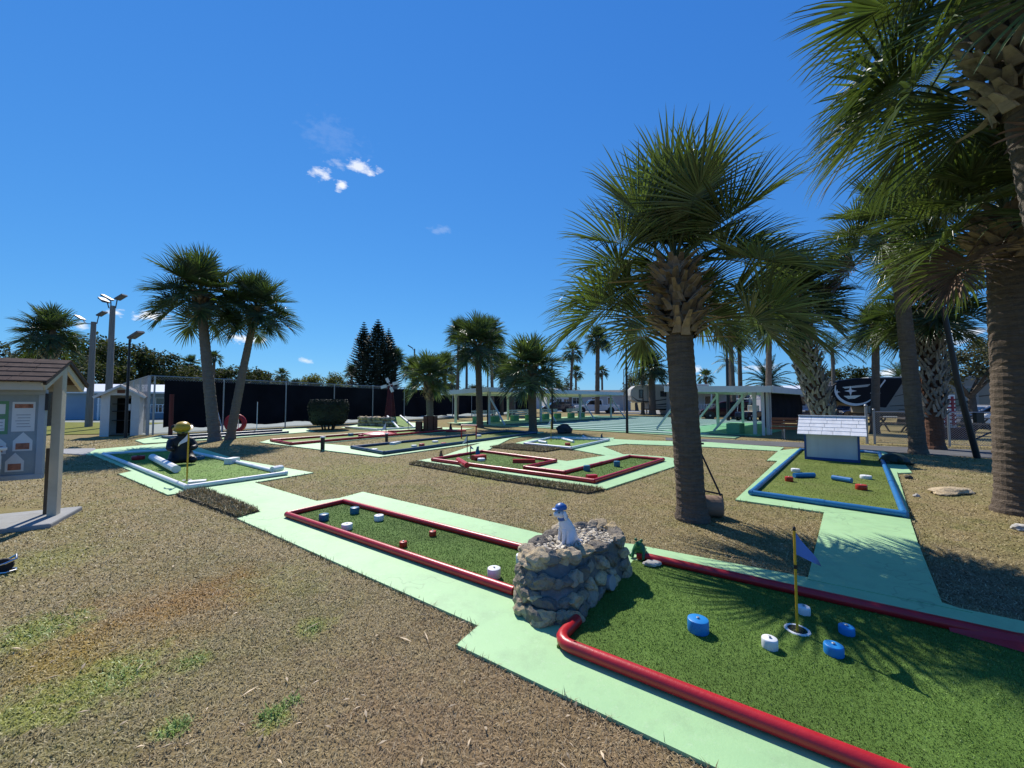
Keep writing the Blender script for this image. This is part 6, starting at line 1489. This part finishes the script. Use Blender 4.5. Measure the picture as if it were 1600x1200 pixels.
car('parked_car', 'white car at the right edge behind the slanting pole', 'car', XA(1520, 23.5), 23.5, -.5, 4.7, 1.85, sv_body, sv_cab, sv_gl, .34, (.18, .80), CARW)
car('parked_car', 'dark pickup shaped car behind the left pavilion far end', 'car', XA(846, 62), 62, .1, 4.8, 1.9, sv_body, sv_cab, sv_gl, .36, (.18, .80), CARD)
# golf cart
x, y = XA(1156, 33), 33; root = thing('golf_cart', 'small dark golf cart with a pale roof by the right pavilion', 'golf cart', (x, y, 0), .4)
mb = MB(); mb.prism([(0, .3), (.05, .75), (.5, .8), (.55, .45), (1.1, .45), (1.1, .8), (2.2, .85), (2.2, .3)], -.55, .55, R=XZ); mb.build('body', CARD, root, bevel=.05)
mb = MB(); mb.box((1.2, 0, 1.85), (1.8, 1.15, .06)); mb.build('canopy', WHITE, root, bevel=.02)
mb = MB(); [mb.tube([(sx, sy, .8), (sx + (.2 if sx < 1 else 0), sy, 1.85)], .02, 6) for sx in (.3, 2.0) for sy in (-.5, .5)]; mb.build('canopy_post', WHITE, root)
mb = MB(); mb.box((1.35, 0, .75), (.5, 1.0, .14)); mb.box((1.6, 0, 1.05), (.12, 1.0, .5)); mb.build('seat', CREAM, root, bevel=.04)
for sx in (.35, 1.85):
    for sy in (-.5, .5): wheel(root, sx, sy, .23, .16)

# fifth wheel trailers
def trailer(label, x, y, rz, L, Wd, h, front, skin_m, cap_m, stripes, wins, doorx, axle, emblem=False):
    """local x from the nose backwards, near side is -y"""
    root = thing('travel_trailer', label, 'travel trailer', (x, y, 0), rz, 'fifth wheel travel trailers')
    z0, z1 = .75, 1.5
    body = [(front, z0), (front, z1), (front + .05, h), (L, h), (L, z0)]; mb = MB(); mb.prism(body, -Wd / 2, Wd / 2, R=XZ); mb.build('body', skin_m, root, bevel=.06, seg=3)
    cap = [(front - .01, z1), (.75, z1), (.25, z1 + .25), (.02, z1 + .9), (.12, h - .55), (.6, h - .12), (front * .75, h + .03), (front + .02, h + .03)]
    if emblem: cap = [(front + 1.1, z0 + .35), (front * .6, z1 - .15), (.75, z1), (.25, z1 + .25), (.02, z1 + .9), (.12, h - .55), (.6, h - .12), (front * .75, h + .03), (front + 2.4, h + .03)]
    mb = MB(); mb.prism(cap, -Wd / 2 - .01, Wd / 2 + .01, R=XZ); mb.build('nose_cap', cap_m, root, bevel=.12, seg=4)
    mb = MB(); mb.box(((front + L) / 2 + .1, 0, h + .05), (L - front, Wd * .98, .06)); mb.build('roof', PAVROOF, root)
    for q in (.45, .7):
        mb = MB(); mb.box((front + (L - front) * q, 0, h + .20), (1.0, .8, .24)); mb.build('roof_unit', WHITE, root, bevel=.06)
    for i, st in enumerate(stripes):
        mb = MB(); vs = []
        for k in range(len(st)):
            x_, z_, w_ = st[k]; vs += [(x_, z_ - w_), (x_, z_ + w_)]
        V3 = [(a, -Wd / 2 - .014, b) for a, b in vs] + [(a, -Wd / 2 + .004, b) for a, b in vs]; n = len(vs)
        fs = [(k * 2, k * 2 + 2, k * 2 + 3, k * 2 + 1) for k in range(len(st) - 1)]; mb.add(V3, fs); mb.build('stripe', RVBROWN, root)
    for wx, wz, ww, wh in wins:
        mb = MB(); mb.box((wx, -Wd / 2 - .01, wz), (ww + .1, .03, wh + .1)); o = mb.build('window', BLACK, root); mb = MB(); mb.box((wx, -Wd / 2 - .027, wz), (ww, .012, wh)); mb.build('pane', GLASS, o)
    mb = MB(); mb.box((doorx, -Wd / 2 - .012, 1.75), (.75, .03, 1.9)); o = mb.build('door', M('grey_rv_door', (.30, .29, .27), .5), root); mb = MB(); mb.box((doorx, -Wd / 2 - .032, 2.25), (.5, .02, .6)); mb.build('door_pane', GLASS, o); mb = MB(); mb.box((doorx - .28, -Wd / 2 - .045, 1.6), (.06, .04, .16)); mb.build('handle', BLACK, o)
    for ax in axle:
        for s in (-1, 1): wheel(root, ax, s * (Wd / 2 - .16), .38)
    for sx in (front + .3,):
        for s in (-1, 1): mb = MB(); mb.box((sx, s * Wd * .35, .5), (.12, .12, 1.0)); mb.build('landing_leg', BLACK, root)
    mb = MB(); mb.box(((front + L) / 2, 0, .66), (L - front - .2, Wd * .9, .2)); mb.build('underframe', BLACK, root)
    return root
YR = 50
trailer('cream travel trailer with brown swirl stripes behind the shuffleboard court', XA(986, YR), YR + 1.2, -.1, 9.6, 2.5, 3.75, 2.2, RVCREAM, RVCREAM,
        [[(.2, 2.3, .03), (.9, 1.75, .09), (2.2, 1.62, .07), (4.2, 1.9, .06), (6.5, 2.5, .05), (9.2, 2.9, .02)], [(2.5, 1.15, .03), (4.5, 1.35, .09), (7, 1.9, .08), (9.4, 2.2, .05)], [(2.4, .95, .04), (6, 1.05, .05), (9.4, 1.4, .04)]],
        [(1.35, 2.6, .45, 1.0), (4.2, 2.6, .9, .6), (7.6, 2.6, .9, .6)], 6.0, (6.6, 7.4))
R2 = trailer('dark nosed travel trailer with a white arc and stars behind the gate posts', XA(1302, 30), 31.0, -.30, 9.6, 2.5, 3.35, 2.3, M('taupe_trailer_skin', (.25, .23, .19), .5, .05, 2), M('black_nose_gelcoat', (.010, .011, .016), .5, .1, 2, spec=.15),
        [[(3.9, 2.0, .02), (5.0, 2.3, .04), (7.0, 2.55, .02)], [(3.6, 1.3, .02), (5.5, 1.45, .05), (8.0, 1.9, .05), (9.4, 2.1, .03)], [(4.1, 1.05, .02), (6.2, 1.2, .04), (7.6, 1.4, .02)]],
        [(5.1, 2.4, .6, .6), (5.2, 1.75, .6, .4), (7.3, 1.55, .35, .4)], 8.2, (6.6, 7.4), True)
def decal(root, poly, y, name, mat):
    mb = MB(); mb.prism(poly, -y, -y + .01, R=XZ); mb.build(name, mat, root)
yy = -1.25 - .014
arc = [(1.55 + 1.25 * math.cos(a), 2.55 + 1.15 * math.sin(a)) for a in [math.radians(165 + i * 8.5) for i in range(19)]]
th_ = [.03 + .07 * math.sin(PI * i / 18) for i in range(19)]
mb = MB(); vs = []
for (a, b), t in zip(arc, th_):
    u_ = Vector((a - 1.55, b - 2.55)).normalized(); vs += [(a - u_.x * t, yy, b - u_.y * t), (a + u_.x * t, yy, b + u_.y * t)]
vs += [(3.35, yy, 3.25), (3.42, yy, 3.18)]
mb.add(vs, [(k * 2, k * 2 + 1, k * 2 + 3, k * 2 + 2) for k in range(19)]); mb.build('emblem_arc', WHITE, R2)
for cx_, cz_, r_ in ((2.75, 2.25, .34), (1.25, 2.42, .38), (.42, 2.35, .2)):
    decal(R2, [(cx_ + (r_ if i % 2 == 0 else r_ * .3) * math.sin(i * PI / 4), cz_ + (r_ * (.75 if i % 4 else 1) if i % 2 == 0 else r_ * .3) * math.cos(i * PI / 4)) for i in range(8)], yy + .002, 'emblem_star', WHITE)
decal(R2, [(.75, 2.72), (2.5, 2.92), (2.3, 2.72), (.9, 2.6)], yy + .003, 'emblem_panel', CARS)
decal(R2, [(.8, 2.05), (1.9, 2.1), (1.5, 1.85), (1.1, 1.82)], yy + .003, 'emblem_panel', CARS)

# striped pillar, dark tables and planter beyond the low fence
x, y = XA(1473, 19.5), 19.5; root = thing('striped_pillar', 'red and white striped box pillar topped with straw beyond the low fence', 'pillar', (x, y, 0))
STR = M('dark_red_stripe', (.20, .012, .03), .6)
h1 = ZA(617, y); mb = MB(); mb.box((0, 0, h1 / 2), (.62, .5, h1)); mb.build('box', WHITE, root)
for i in range(7):
    mb = MB(); mb.box((0, 0, .55 + i * (h1 - .6) / 7), (.64, .52, .09)); mb.build('stripe', STR, root)
for s in (-.17, .17): mb = MB(); mb.box((s, -.262, h1 * .6), (.12, .02, h1 * .72)); mb.build('ribbon', STR, root)
mb = MB(); [mb.blob((random.uniform(-.25, .25), random.uniform(-.15, .15), h1 + .12 + random.uniform(0, .22)), (.14, .12, .10), i, .3, 2, 2) for i in range(9)]; mb.build('straw_top', M('straw', (.22, .16, .07), .9, .4, 10), root)
for px, Y_, lab in ((1440, 20.0, 'dark picnic table beyond the fence behind the criss cross palm'), (1510, 21.0, 'dark picnic table beyond the fence left of the slanting pole'), (1400, 21.5, 'dark picnic table beyond the fence near the gate posts')):
    r2 = thing('picnic_table', lab, 'picnic table', (XA(px, Y_), Y_, 0), -.4, 'dark picnic tables beyond the fence')
    mb = MB(); mb.box((0, 0, .74), (1.7, .75, .05)); mb.build('table_top', WOODGR, r2)
    for s in (-1, 1):
        mb = MB(); mb.box((0, s * .65, .44), (1.7, .26, .045)); mb.build('seat', WOODGR, r2)
        mb = MB(); mb.bar((s * .6, -.7, 0), (s * .6, .3, .72), .05, .06, up=(1, 0, 0)); mb.bar((s * .6, .7, 0), (s * .6, -.3, .72), .06, .055, up=(1, 0, 0)); mb.build('leg', BLACK, r2)
x, y = XA(1478, 17.2), 17.2; mb = MB(); mb.box((0, 0, .22), (1.5, .5, .44)); mb.box((0, 0, .46), (1.56, .56, .06)); tag(mb.build('planter_box', M('dark_red_brown_box', (.05, .012, .012), .7), loc=(x, y, 0), rz=-.4, bevel=.01), 'dark red brown wooden box lying beyond the low fence', 'box')
